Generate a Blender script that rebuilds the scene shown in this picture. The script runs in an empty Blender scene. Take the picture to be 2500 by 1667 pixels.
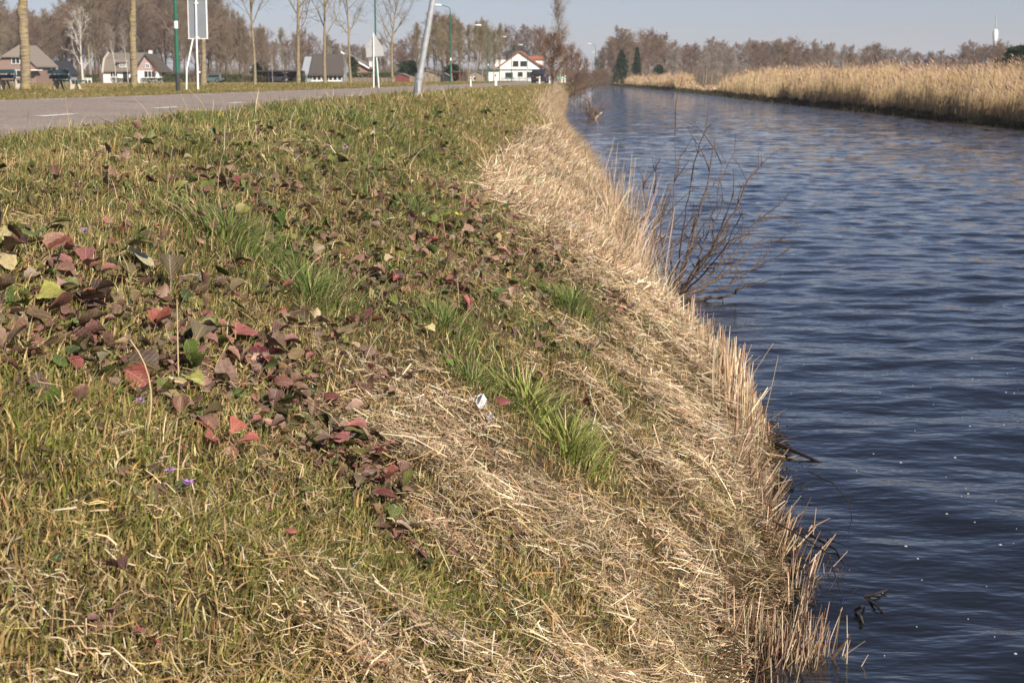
import bpy, math, random
import numpy as np
R = math.radians
sc = bpy.context.scene
COL = sc.collection

# ------------------------------------------------------------------ camera, world, sun
EYE = 1.95                      # metres above the canal water
F = 3900.0                      # focal length in photo pixels (2500 wide)
cam_d = bpy.data.cameras.new("camera")
cam = bpy.data.objects.new("camera", cam_d); COL.objects.link(cam)
cam_d.sensor_width = 36.0
cam_d.lens = 36.0 * F / 2500.0
cam_d.clip_start = 0.05; cam_d.clip_end = 6000
PITCH = math.atan(643.5 / F); YAW = math.atan(215.0 / F * math.cos(PITCH))
cam.location = (0, 0, EYE)
cam.rotation_euler = (math.pi / 2 - PITCH, 0, YAW)
cam_d.dof.use_dof = True
cam_d.dof.focus_distance = 4.6
cam_d.dof.aperture_fstop = 15.0
sc.camera = cam

SUN_EL, SUN_AZ = R(33), math.atan2(0.60, -0.80)      # azimuth measured from +Y towards +X
world = bpy.data.worlds.new("World"); sc.world = world; world.use_nodes = True
wn = world.node_tree; bg = wn.nodes["Background"]
sky = wn.nodes.new("ShaderNodeTexSky"); sky.sky_type = 'NISHITA'; sky.sun_disc = False
sky.sun_elevation = SUN_EL; sky.sun_rotation = SUN_AZ
sky.air_density = 0.75; sky.dust_density = 0.7; sky.ozone_density = 3.0
st = wn.nodes.new("ShaderNodeMixRGB"); st.blend_type = 'MULTIPLY'; st.inputs[0].default_value = 1; st.inputs[2].default_value = (1.10, .955, 1.02, 1)
wn.links.new(sky.outputs[0], st.inputs[1]); wn.links.new(st.outputs[0], bg.inputs[0]); bg.inputs[1].default_value = 0.057
sl = bpy.data.lights.new("sun", 'SUN'); sl.energy = 5.0; sl.angle = R(0.5); sl.color = (1.0, 0.93, 0.81)
so = bpy.data.objects.new("sun", sl); COL.objects.link(so)
so.rotation_euler = (math.pi / 2 - SUN_EL, 0, math.pi - SUN_AZ)
so.location = (20, -20, 30)
sc.view_settings.view_transform = 'Standard'; sc.view_settings.look = 'None'
sc.view_settings.exposure = 0.65; sc.view_settings.gamma = 1.0
sc.render.engine = 'CYCLES'
sc.cycles.max_bounces = 6; sc.cycles.transparent_max_bounces = 8
sc.cycles.diffuse_bounces = 3; sc.cycles.glossy_bounces = 3; sc.cycles.transmission_bounces = 3

# ------------------------------------------------------------------ helpers
rng = np.random.default_rng(7)
random.seed(7)

def tag(o, label=None, cat=None, group=None, kind=None):
    if label: o['label'] = label
    if cat: o['category'] = cat
    if group: o['group'] = group
    if kind: o['kind'] = kind
    return o

def empty(name, loc, rz=0):
    o = bpy.data.objects.new(name, None); COL.objects.link(o)
    o.location = loc; o.rotation_euler = (0, 0, rz); o.empty_display_size = 0.2
    return o

def copy_tree(o, parent=None):
    c = o.copy(); COL.objects.link(c); c.parent = parent
    for ch in list(o.children): copy_tree(ch, c)
    return c

def np_mesh(name, V, quads=None, tris=None, mat=None, parent=None, col=None, uv=None, smooth=False):
    """one mesh object from numpy arrays; col = per-vertex rgb, uv = per-vertex uv"""
    me = bpy.data.meshes.new(name)
    V = np.asarray(V, np.float32)
    me.vertices.add(len(V)); me.vertices.foreach_set("co", V.ravel())
    q = np.zeros((0, 4), np.int32) if quads is None else np.asarray(quads, np.int32)
    t = np.zeros((0, 3), np.int32) if tris is None else np.asarray(tris, np.int32)
    loops = np.concatenate([q.ravel(), t.ravel()])
    starts = np.concatenate([np.arange(len(q)) * 4, len(q) * 4 + np.arange(len(t)) * 3])
    me.loops.add(len(loops)); me.loops.foreach_set("vertex_index", loops)
    me.polygons.add(len(starts)); me.polygons.foreach_set("loop_start", starts.astype(np.int32))
    if smooth: me.polygons.foreach_set("use_smooth", np.ones(len(starts), bool))
    if uv is not None:
        l = me.uv_layers.new(name="UVMap"); l.data.foreach_set("uv", np.asarray(uv, np.float32)[loops].ravel())
    if col is not None:
        a = me.color_attributes.new("tint", 'FLOAT_COLOR', 'POINT')
        c4 = np.ones((len(V), 4), np.float32); c4[:, :3] = col
        a.data.foreach_set("color", c4.ravel())
    me.update(calc_edges=True); me.validate()
    if mat: me.materials.append(mat)
    o = bpy.data.objects.new(name, me); COL.objects.link(o); o.parent = parent
    return o

class MB:
    """collects boxes, prisms and tubes into one mesh"""
    def __init__(s): s.v = []; s.f = []
    def add(s, vs, fs):
        b = len(s.v); s.v += [tuple(v) for v in vs]; s.f += [tuple(b + i for i in f) for f in fs]; return s
    def box(s, c, size, rz=0.0, rx=0.0):
        hx, hy, hz = [k / 2 for k in size]; vs = []
        for x, y, z in ((-1,-1,-1),(1,-1,-1),(1,1,-1),(-1,1,-1),(-1,-1,1),(1,-1,1),(1,1,1),(-1,1,1)):
            px, py, pz = x*hx, y*hy, z*hz
            py, pz = py*math.cos(rx)-pz*math.sin(rx), py*math.sin(rx)+pz*math.cos(rx)
            px, py = px*math.cos(rz)-py*math.sin(rz), px*math.sin(rz)+py*math.cos(rz)
            vs.append((c[0]+px, c[1]+py, c[2]+pz))
        return s.add(vs, [(0,3,2,1),(4,5,6,7),(0,1,5,4),(1,2,6,5),(2,3,7,6),(3,0,4,7)])
    def prism(s, poly, y0, y1):
        """poly in (x, z), extruded along y"""
        n = len(poly)
        vs = [(x, y0, z) for x, z in poly] + [(x, y1, z) for x, z in poly]
        return s.add(vs, [tuple(range(n)), tuple(range(2*n-1, n-1, -1))] + [(i, i+n, (i+1) % n + n, (i+1) % n) for i in range(n)])
    def prism_x(s, poly, x0, x1):
        n = len(poly)
        vs = [(x0, y, z) for y, z in poly] + [(x1, y, z) for y, z in poly]
        return s.add(vs, [tuple(range(n)), tuple(range(2*n-1, n-1, -1))] + [(i, i+n, (i+1) % n + n, (i+1) % n) for i in range(n)])
    def tube(s, pts, rad, n=10, cap=True):
        P = [np.array(p, float) for p in pts]
        rad = [rad]*len(P) if np.isscalar(rad) else rad
        rings = []
        up = np.array([0.0, 0, 1.0])
        for i, p in enumerate(P):
            d = P[min(i+1, len(P)-1)] - P[max(i-1, 0)]; d = d/np.linalg.norm(d)
            a = np.cross(d, up if abs(d[2]) < .9 else np.array([1.0, 0, 0])); a /= np.linalg.norm(a); b = np.cross(d, a)
            rings.append([tuple(p + rad[i]*(a*math.cos(t)+b*math.sin(t))) for t in [2*math.pi*k/n for k in range(n)]])
        vs = [v for r in rings for v in r]; fs = []
        for i in range(len(P)-1):
            for k in range(n):
                fs.append((i*n+k, i*n+(k+1) % n, (i+1)*n+(k+1) % n, (i+1)*n+k))
        if cap: fs += [tuple(range(n-1, -1, -1)), tuple((len(P)-1)*n+k for k in range(n))]
        return s.add(vs, fs)
    def build(s, name, mat, parent=None, smooth=False, bevel=0.0):
        me = bpy.data.meshes.new(name); me.from_pydata(s.v, [], s.f); me.update()
        if mat: me.materials.append(mat)
        if smooth:
            me.polygons.foreach_set("use_smooth", np.ones(len(me.polygons), bool)); me.set_sharp_from_angle(angle=R(40))
        o = bpy.data.objects.new(name, me); COL.objects.link(o); o.parent = parent
        if bevel:
            m = o.modifiers.new("bevel", 'BEVEL'); m.width = bevel; m.segments = 2; m.limit_method = 'ANGLE'
        return o

# ---- materials
def nodes_of(name):
    m = bpy.data.materials.new(name); m.use_nodes = True
    return m, m.node_tree, m.node_tree.nodes["Principled BSDF"]

def mat(name, c, rough=0.8, metal=0.0, var=0.25, scale=6.0, c2=None, bump=0.0, spec=0.3, detail=6):
    """base colour broken up by noise between c and c2 (or a darker c)"""
    m, nt, p = nodes_of(name)
    p.inputs["Roughness"].default_value = rough; p.inputs["Metallic"].default_value = metal
    p.inputs["Specular IOR Level"].default_value = spec
    tc = nt.nodes.new("ShaderNodeTexCoord"); n = nt.nodes.new("ShaderNodeTexNoise")
    n.inputs["Scale"].default_value = scale; n.inputs["Detail"].default_value = detail
    nt.links.new(tc.outputs["Object"], n.inputs["Vector"])
    r = nt.nodes.new("ShaderNodeValToRGB"); r.color_ramp.elements[0].position = .35; r.color_ramp.elements[1].position = .68
    c2 = c2 or tuple(k*(1-var) for k in c)
    r.color_ramp.elements[0].color = (*c2, 1); r.color_ramp.elements[1].color = (*c, 1)
    nt.links.new(n.outputs["Fac"], r.inputs[0]); nt.links.new(r.outputs[0], p.inputs["Base Color"])
    if bump:
        b = nt.nodes.new("ShaderNodeBump"); b.inputs["Strength"].default_value = 1; b.inputs["Distance"].default_value = bump
        nt.links.new(n.outputs["Fac"], b.inputs["Height"]); nt.links.new(b.outputs[0], p.inputs["Normal"])
    return m

def mat_tint(name, rough=0.55, trans=0.25, spec=0.25, veins=False):
    """plant material: per-blade colour attribute, some light let through"""
    m, nt, p = nodes_of(name)
    a = nt.nodes.new("ShaderNodeAttribute"); a.attribute_name = "tint"
    p.inputs["Roughness"].default_value = rough; p.inputs["Specular IOR Level"].default_value = spec
    col = a.outputs["Color"]
    if veins:
        uv = nt.nodes.new("ShaderNodeUVMap"); sep = nt.nodes.new("ShaderNodeSeparateXYZ"); nt.links.new(uv.outputs[0], sep.inputs[0])
        def M(op, x, y=None):
            k = nt.nodes.new("ShaderNodeMath"); k.operation = op
            for i, v in enumerate((x, y)):
                if v is None: continue
                if isinstance(v, (int, float)): k.inputs[i].default_value = v
                else: nt.links.new(v, k.inputs[i])
            return k.outputs[0]
        au = M('ABSOLUTE', sep.outputs[0])
        ph = M('FRACT', M('MULTIPLY', M('SUBTRACT', sep.outputs[1], M('MULTIPLY', au, 0.7)), 6.0))
        side = M('LESS_THAN', M('ABSOLUTE', M('SUBTRACT', ph, 0.5)), 0.07)
        mid = M('LESS_THAN', au, 0.045)
        vein = M('MAXIMUM', side, mid)
        nz = nt.nodes.new("ShaderNodeTexNoise"); nz.inputs["Scale"].default_value = 6; nz.inputs["Detail"].default_value = 5
        nt.links.new(uv.outputs[0], nz.inputs["Vector"])
        k1 = nt.nodes.new("ShaderNodeMixRGB"); k1.blend_type = 'MULTIPLY'; k1.inputs[0].default_value = 0.7
        rr = nt.nodes.new("ShaderNodeValToRGB"); rr.color_ramp.elements[0].position = .3; rr.color_ramp.elements[0].color = (.4, .5, .4, 1)
        rr.color_ramp.elements[1].position = .62; rr.color_ramp.elements[1].color = (1, 1, 1, 1)
        nt.links.new(nz.outputs["Fac"], rr.inputs[0]); nt.links.new(col, k1.inputs[1]); nt.links.new(rr.outputs[0], k1.inputs[2])
        k2 = nt.nodes.new("ShaderNodeMixRGB"); k2.inputs[2].default_value = (.42, .33, .24, 1)
        nt.links.new(M('MULTIPLY', vein, 0.3), k2.inputs[0]); nt.links.new(k1.outputs[0], k2.inputs[1]); col = k2.outputs[0]
        b = nt.nodes.new("ShaderNodeBump"); b.inputs["Distance"].default_value = 0.002
        nt.links.new(nz.outputs["Fac"], b.inputs["Height"]); nt.links.new(b.outputs[0], p.inputs["Normal"])
    nt.links.new(col, p.inputs["Base Color"])
    if trans:
        t = nt.nodes.new("ShaderNodeBsdfTranslucent"); mx = nt.nodes.new("ShaderNodeMixShader"); mx.inputs[0].default_value = trans
        nt.links.new(col, t.inputs["Color"])
        out = nt.nodes["Material Output"]
        nt.links.new(p.outputs[0], mx.inputs[1]); nt.links.new(t.outputs[0], mx.inputs[2]); nt.links.new(mx.outputs[0], out.inputs[0])
    return m

# ---- numpy value noise
_perm = np.random.default_rng(3).random((256, 256))
def vnoise(x, y):
    x = np.asarray(x, float); y = np.asarray(y, float)
    xi = np.floor(x).astype(int); yi = np.floor(y).astype(int); fx = x-xi; fy = y-yi
    fx = fx*fx*(3-2*fx); fy = fy*fy*(3-2*fy)
    g = lambda a, b: _perm[a & 255, b & 255]
    return (g(xi, yi)*(1-fx)+g(xi+1, yi)*fx)*(1-fy)+(g(xi, yi+1)*(1-fx)+g(xi+1, yi+1)*fx)*fy
def fbm(x, y, o=3):
    s = 0; a = .5; t = 0
    for k in range(o): s = s+a*vnoise(x*2**k+17*k, y*2**k+31*k); t += a; a *= .5
    return s/t

# ------------------------------------------------------------------ the lie of the land (metres; canal water at z = 0)
I = np.interp
def x_left(Y):   # canal edge on the near bank
    return I(Y, [-6, 3.5, 5.0, 5.4, 5.8, 6.5, 7.2, 8.0, 8.7, 9.9, 11.6, 13, 14.5, 20.8, 31, 38.8, 55, 78, 150, 300, 390, 450, 520],
             [.42, .42, .46, .56, .70, .74, .75, .86, .92, .80, .60, .54, .50, .34, -.16, -.60, -1.35, -1.9, -3.1, -3.3, -1.5, .6, -2])
def x_right(Y):  # canal edge on the far bank
    return I(Y, [-6, 30, 61, 110, 140, 181, 260, 350, 447, 470, 520], [20, 17.6, 16.1, 14.6, 13.5, 12.8, 9.8, 6.0, 2.6, 1.2, -2])
def road_c(Y): return I(Y, [-20, 0, 28, 50, 76, 120, 237, 400, 800], [-6.6, -6.7, -6.76, -7.25, -8.0, -8.4, -8.8, -9, -9])
def road_h(Y): return I(Y, [-20, 28, 76, 120, 200, 400], [1.487, 1.487, 1.366, 1.31, 1.25, 1.2])
def crest_x(Y): return road_c(Y)+4.15
def crest_z(Y): return I(Y, [0, 5, 12, 30, 50, 76, 120, 200, 400], [1.66, 1.67, 1.70, 1.69, 1.65, 1.55, 1.46, 1.36, 1.3])
def ground_z(X, Y):
    X = np.asarray(X, float); Y = np.asarray(Y, float)
    xl = x_left(Y)+.05*(vnoise(Y*2.3, Y*0+5)-.5)*np.clip(Y/8, .5, 1)
    kx = crest_x(Y); kz = crest_z(Y)
    t = (X-kx)/(xl-kx)
    prof = I(t, [0, .19, .38, .57, .76, .88, .96, 1.0, 1.10, 1.6, 30], [1, .972, .875, .70, .475, .29, .13, 0, -.22, -.4, -.5])
    bank = prof*np.where(t < 1, kz, 1.2)
    rc = road_c(Y); rh = road_h(Y)
    road = rh-.02*(X-rc)-.03
    e1 = rc+3.65; s = np.clip((X-e1)/(kx-e1), 0, 1); s = s*s*(3-2*s)
    verge = road*(1-s)+kz*s
    far = 1.53-.13*np.clip((-X-17)/5, 0, 1)-.15*np.clip((Y-110)/150, 0, 1)-.15*np.clip((-X-30)/60, 0, 1)
    e2 = rc-3.9; s2 = np.clip((e2-X)/1.2, 0, 1)
    left = road*(1-s2)+far*s2
    z = np.where(X > kx, bank, np.where(X > e1, verge, left))
    xr = x_right(Y)+.25*(vnoise(Y*.7, Y*0+9)-.5)
    rb = np.clip(I(X-xr, [-8, -1, -.15, 0, .5, 3, 20, 80], [-.6, -.5, -.2, .0, .28, .42, .5, .6]), -1, 1)
    mid = (x_left(Y)+x_right(Y))/2
    z = np.where(X > mid, rb, z)
    # past the end of the canal's visible reach the land closes
    close = np.clip((Y-455)/25, 0, 1); z = np.where(close > 0, np.maximum(z, close*np.where(X < 5, 1.0, .5)), z)
    soft = np.where((X > e1-.1) | (X < e2), 1.0, 0.0)*np.where(z > .02, 1, .3)
    z = z+soft*(.07*(fbm(X*1.7, Y*1.7)-.5)+.035*(vnoise(X*6, Y*6)-.5))
    for (tx, ty) in TREE_SPOTS:
        z = z+.11*np.exp(-((X-tx)**2+(Y-ty)**2)/1.2)
    return z
ROW_X = -19.0
TREE_PX = [(57, .33), (327, .28), (499, .25), (626, .15), (733, .24), (798, .21), (861, .18), (963, .24)]
TREE_SPOTS = [(ROW_X, -ROW_X*F/(1465-px)) for px, d in TREE_PX]

def gz(x, y): return float(ground_z(x, y))
def at(px, D, py=None, z=None):
    """world point for a photo column px at distance D (and row py -> height)"""
    X = (px-1465)/F*D
    if py is not None: z = EYE-(py-190)/F*D
    elif z is None: z = gz(X, D)
    return (X, D, z)
def ray_dir(px, py):
    xc, yc = (px-1250)/F, (833.5-py)/F
    cp, sp = math.cos(PITCH), math.sin(PITCH); ca, sa = math.cos(YAW), math.sin(YAW)
    f = np.array([-sa*cp, ca*cp, -sp]); r = np.array([ca, sa, 0]); u = np.array([-sa*sp, ca*sp, cp])
    d = f+xc*r+yc*u
    return d/np.linalg.norm(d)
def hit(px, py):
    """where a photo pixel meets the ground or the water"""
    d = ray_dir(px, py); s = np.linspace(1.0, 120, 6000)
    P = np.array([0, 0, EYE])+s[:, None]*d
    g = np.maximum(ground_z(P[:, 0], P[:, 1]), 0)
    k = np.argmax(P[:, 2] < g)
    return float(P[k, 0]), float(P[k, 1])

# ------------------------------------------------------------------ ground, road, water
def axis(*segs):
    out = []
    for a, b, st in segs: out.append(np.arange(a, b, st))
    return np.unique(np.concatenate(out+[[segs[-1][1]]]))
gx = axis((-2500, -300, 200), (-300, -60, 20), (-60, -26, 2), (-26, -12, .5), (-12, -5, .25), (-5, -3, .1), (-3, 1.6, .06), (1.6, 8, .8), (8, 22, .35), (22, 60, 4), (60, 300, 30), (300, 2500, 200))
gy = axis((-4, 1.5, .25), (1.5, 13, .06), (13, 30, .15), (30, 80, .6), (80, 200, 2), (200, 480, 6), (480, 900, 60), (900, 4000, 300))
def grid_mesh(name, xs, ys, zf, m, **kw):
    XX, YY = np.meshgrid(xs, ys); Z = zf(XX, YY)
    V = np.stack([XX, YY, Z], -1).reshape(-1, 3); nx, ny = len(xs), len(ys)
    i = (np.arange(ny-1)[:, None]*nx+np.arange(nx-1)[None]).ravel()
    return np_mesh(name, V, quads=np.stack([i, i+1, i+nx+1, i+nx], 1), mat=m, smooth=True, **kw)

def ground_mat():
    m, nt, p = nodes_of("ground_soil")
    p.inputs["Roughness"].default_value = 1; p.inputs["Specular IOR Level"].default_value = .1
    tc = nt.nodes.new("ShaderNodeTexCoord")
    def noise(sc_, det=6):
        n = nt.nodes.new("ShaderNodeTexNoise"); n.inputs["Scale"].default_value = sc_; n.inputs["Detail"].default_value = det
        nt.links.new(tc.outputs["Object"], n.inputs["Vector"]); return n.outputs["Fac"]
    def ramp(fac, stops):
        r = nt.nodes.new("ShaderNodeValToRGB"); r.color_ramp.elements[0].position = stops[0][0]; r.color_ramp.elements[0].color = (*stops[0][1], 1)
        r.color_ramp.elements[1].position = stops[-1][0]; r.color_ramp.elements[1].color = (*stops[-1][1], 1)
        for s_, c_ in stops[1:-1]: e = r.color_ramp.elements.new(s_); e.color = (*c_, 1)
        nt.links.new(fac, r.inputs[0]); return r.outputs[0]
    soil = ramp(noise(45, 8), [(.3, (.022, .015, .009)), (.5, (.055, .038, .02)), (.7, (.11, .08, .042))])
    turf = ramp(noise(14, 10), [(.3, (.085, .075, .026)), (.5, (.15, .12, .045)), (.66, (.22, .165, .07))])
    turf2 = ramp(noise(.35, 5), [(.4, (.10, .095, .03)), (.6, (.24, .18, .085))])
    tm = nt.nodes.new("ShaderNodeMixRGB"); tm.inputs[0].default_value = .45; nt.links.new(turf, tm.inputs[1]); nt.links.new(turf2, tm.inputs[2])
    # near the camera the growth is modelled blade by blade over bare soil; farther off, close turf
    sep = nt.nodes.new("ShaderNodeSeparateXYZ"); nt.links.new(tc.outputs["Object"], sep.inputs[0])
    mr = nt.nodes.new("ShaderNodeMapRange"); mr.inputs[1].default_value = 8; mr.inputs[2].default_value = 26
    nt.links.new(sep.outputs[1], mr.inputs[0])
    mx = nt.nodes.new("ShaderNodeMixRGB"); nt.links.new(mr.outputs[0], mx.inputs[0]); nt.links.new(soil, mx.inputs[1]); nt.links.new(tm.outputs[0], mx.inputs[2])
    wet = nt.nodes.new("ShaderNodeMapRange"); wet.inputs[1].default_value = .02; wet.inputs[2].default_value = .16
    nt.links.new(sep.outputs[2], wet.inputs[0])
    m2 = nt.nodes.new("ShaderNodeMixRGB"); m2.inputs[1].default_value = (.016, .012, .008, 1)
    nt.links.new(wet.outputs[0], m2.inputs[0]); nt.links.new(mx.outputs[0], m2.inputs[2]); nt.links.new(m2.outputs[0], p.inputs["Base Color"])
    b = nt.nodes.new("ShaderNodeBump"); b.inputs["Distance"].default_value = .03; nt.links.new(noise(22, 8), b.inputs["Height"]); nt.links.new(b.outputs[0], p.inputs["Normal"])
    return m
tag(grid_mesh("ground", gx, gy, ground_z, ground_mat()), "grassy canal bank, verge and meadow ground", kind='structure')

def asphalt():
    m, nt, p = nodes_of("asphalt"); p.inputs["Roughness"].default_value = .85; p.inputs["Specular IOR Level"].default_value = .3
    tc = nt.nodes.new("ShaderNodeTexCoord")
    v = nt.nodes.new("ShaderNodeTexVoronoi"); v.inputs["Scale"].default_value = 38; nt.links.new(tc.outputs["Object"], v.inputs["Vector"])
    n = nt.nodes.new("ShaderNodeTexNoise"); n.inputs["Scale"].default_value = .6; n.inputs["Detail"].default_value = 8; nt.links.new(tc.outputs["Object"], n.inputs["Vector"])
    bw = nt.nodes.new("ShaderNodeRGBToBW"); nt.links.new(v.outputs["Color"], bw.inputs[0])
    r = nt.nodes.new("ShaderNodeValToRGB"); r.color_ramp.elements[0].color = (.14, .112, .095, 1); r.color_ramp.elements[1].color = (.44, .355, .295, 1)
    nt.links.new(bw.outputs[0], r.inputs[0])
    k = nt.nodes.new("ShaderNodeMixRGB"); k.blend_type = 'MULTIPLY'; k.inputs[0].default_value = .5
    r2 = nt.nodes.new("ShaderNodeValToRGB"); r2.color_ramp.elements[0].position = .35; r2.color_ramp.elements[0].color = (.7, .68, .68, 1); r2.color_ramp.elements[1].position = .65
    nt.links.new(n.outputs["Fac"], r2.inputs[0]); nt.links.new(r.outputs[0], k.inputs[1]); nt.links.new(r2.outputs[0], k.inputs[2])
    nt.links.new(k.outputs[0], p.inputs["Base Color"])
    b = nt.nodes.new("ShaderNodeBump"); b.inputs["Distance"].default_value = .004; nt.links.new(v.outputs["Distance"], b.inputs["Height"]); nt.links.new(b.outputs[0], p.inputs["Normal"])
    return m
ys = np.concatenate([np.arange(-4, 80, 1.0), np.arange(80, 401, 8.0)])
def road_strip(name, off0, off1, Y, lift, m, nacross=2):
    us = np.linspace(off0, off1, nacross)
    V = []; 
    for y in Y:
        c = road_c(y); h = road_h(y)
        for u in us: V.append((c+u, y, h-.02*u+lift))
    n = nacross; q = []
    for i in range(len(Y)-1):
        for k in range(n-1): q.append((i*n+k, i*n+k+1, (i+1)*n+k+1, (i+1)*n+k))
    return V, q
V, q = road_strip("road", -3.72, 3.65, ys, .0, None, 5)
tag(np_mesh("road", V, quads=q, mat=asphalt()), "pale grey asphalt road along the canal", kind='structure')
V, Q = [], []
def add_strip(o0, o1, y0, y1):
    a, b = road_strip("", o0, o1, np.arange(y0, y1+.01, max(.5, (y1-y0)/2)), .005, None)
    base = len(V); V.extend(a); Q.extend([tuple(base+i for i in f) for f in b])
D2a, D2b = 24.3, 25.9
for k in range(-3, 26): add_strip(-.075, .075, 24.2+5.15*k, 24.2+5.15*k+1.32)
for k in range(-3, 40): add_strip(-3.36, -3.26, 19+3.2*k, 19+3.2*k+1.5); add_strip(3.26, 3.36, 19+3.2*k, 19+3.2*k+1.5)
tag(np_mesh("road_markings", V, quads=Q, mat=mat("road_paint", (.74, .73, .70), .6, var=.2, scale=20)), "white dashed centre and edge lines on the road", kind='structure')

# water: a real wavy surface near the camera, finer ripples as bump
def water_mat():
    m, nt, p = nodes_of("canal_water")
    p.inputs["Base Color"].default_value = (.010, .011, .012, 1); p.inputs["Roughness"].default_value = .045
    p.inputs["IOR"].default_value = 1.333; p.inputs["Specular IOR Level"].default_value = .5
    tc = nt.nodes.new("ShaderNodeTexCoord")
    def layer(scale, sx, sy, rot, det):
        mp = nt.nodes.new("ShaderNodeMapping"); mp.inputs["Scale"].default_value = (sx, sy, 1); mp.inputs["Rotation"].default_value = (0, 0, rot)
        nt.links.new(tc.outputs["Object"], mp.inputs["Vector"])
        n = nt.nodes.new("ShaderNodeTexNoise"); n.inputs["Scale"].default_value = scale; n.inputs["Detail"].default_value = det; n.inputs["Roughness"].default_value = .55
        nt.links.new(mp.outputs[0], n.inputs["Vector"]); return n.outputs["Fac"]
    b1 = nt.nodes.new("ShaderNodeBump"); b1.inputs["Distance"].default_value = .020; b1.inputs["Strength"].default_value = 1
    nt.links.new(layer(3.4, .8, 1.5, R(-14), 3), b1.inputs["Height"])
    b2 = nt.nodes.new("ShaderNodeBump"); b2.inputs["Distance"].default_value = .0025; b2.inputs["Strength"].default_value = .8
    nt.links.new(layer(9, .6, 1.8, R(-20), 3), b2.inputs["Height"]); nt.links.new(b1.outputs[0], b2.inputs["Normal"])
    # open water farther along the canal is choppier than in the lee of the near bank: facets tilted mostly along the wind
    def facets(scale, sx, sy, rot, det):
        mp = nt.nodes.new("ShaderNodeMapping"); mp.inputs["Scale"].default_value = (sx, sy, 1); mp.inputs["Rotation"].default_value = (0, 0, rot)
        nt.links.new(tc.outputs["Object"], mp.inputs["Vector"])
        n = nt.nodes.new("ShaderNodeTexNoise"); n.inputs["Scale"].default_value = scale; n.inputs["Detail"].default_value = det; n.inputs["Roughness"].default_value = .65
        nt.links.new(mp.outputs[0], n.inputs["Vector"])
        v = nt.nodes.new("ShaderNodeVectorMath"); v.operation = 'SUBTRACT'; v.inputs[1].default_value = (.5, .5, .5); nt.links.new(n.outputs["Color"], v.inputs[0]); return v.outputs[0]
    sep = nt.nodes.new("ShaderNodeSeparateXYZ"); nt.links.new(tc.outputs["Object"], sep.inputs[0])
    mr = nt.nodes.new("ShaderNodeMapRange"); mr.inputs[1].default_value = 8; mr.inputs[2].default_value = 60; mr.inputs[3].default_value = .06; mr.inputs[4].default_value = 1.7
    nt.links.new(sep.outputs[1], mr.inputs[0])
    va = nt.nodes.new("ShaderNodeVectorMath"); va.operation = 'MULTIPLY'; va.inputs[1].default_value = (.45, 1.0, 0); nt.links.new(facets(2.6, .7, 1.25, R(-12), 5), va.inputs[0])
    vs = nt.nodes.new("ShaderNodeVectorMath"); vs.operation = 'SCALE'; nt.links.new(va.outputs[0], vs.inputs[0]); nt.links.new(mr.outputs[0], vs.inputs["Scale"])
    ad = nt.nodes.new("ShaderNodeVectorMath"); ad.operation = 'ADD'; nt.links.new(vs.outputs[0], ad.inputs[0]); nt.links.new(b2.outputs[0], ad.inputs[1])
    nn = nt.nodes.new("ShaderNodeVectorMath"); nn.operation = 'NORMALIZE'; nt.links.new(ad.outputs[0], nn.inputs[0])
    nt.links.new(nn.outputs[0], p.inputs["Normal"])
    return m
wr = np.random.default_rng(11)
WAVES = []
for k in range(72):
    lam = .13*(1.15/.13)**(wr.random()**1.25); th = R(98)+wr.normal()*R(32)
    amp = .0047*lam**1.1*(.5+wr.random())
    WAVES.append((lam, th, amp, wr.random()*6.28))
for k in range(9): WAVES.append((.85+1.5*wr.random(), R(66)+wr.normal()*R(9), .0075*(.6+.8*wr.random()), wr.random()*6.28))
def water_z(X, Y):
    z = np.zeros_like(X); cell = np.maximum(.03, Y*.0045)
    gust = .55+.9*fbm(X*.12, Y*.05)
    shore = np.clip((X-x_left(Y))/3.5, 0, 1)**.7*.75+.25
    shore = np.where(Y > 60, 1, shore)
    for lam, th, amp, ph in WAVES:
        k = 2*math.pi/lam; fade = np.clip((lam/cell-2.2)/3, 0, 1)
        wob = 2.4*vnoise(X*.8/lam**.5+k, Y*.8/lam**.5)
        s = np.sin(k*(X*math.cos(th)+Y*math.sin(th))+ph+wob*2.2)
        calm = np.clip(1-(Y-9)/13, .3, 1) if lam > .8 else np.clip(.35+(Y-5)/9, .35, 1)
        z = z+amp*fade*calm*(s+.25*np.abs(s))
    return z*gust*shore
wy = [3.2]
while wy[-1] < 60: wy.append(wy[-1]+max(.03, wy[-1]*.0042))
wy += list(np.arange(wy[-1]+.5, 120, .5))+list(np.arange(121, 520, 4))
wx = np.concatenate([np.arange(-5, -.6, .3), np.arange(-.6, 7, .035), np.arange(7, 21, .1)])
wo = grid_mesh("canal_water", wx, np.array([-5, -2, 0, 2]+wy), water_z, water_mat())
tag(wo, "dark blue rippled canal water", kind='structure')

# ------------------------------------------------------------------ near-bank growth
M_blade = mat_tint("grass_blade", .55, .28, .25)
M_straw = mat_tint("dry_straw", .6, .12, .3)
M_leaf = mat_tint("broad_leaf", .45, .18, .35, veins=True)
M_twig = mat_tint("twig_bark", .8, 0, .2)

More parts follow.
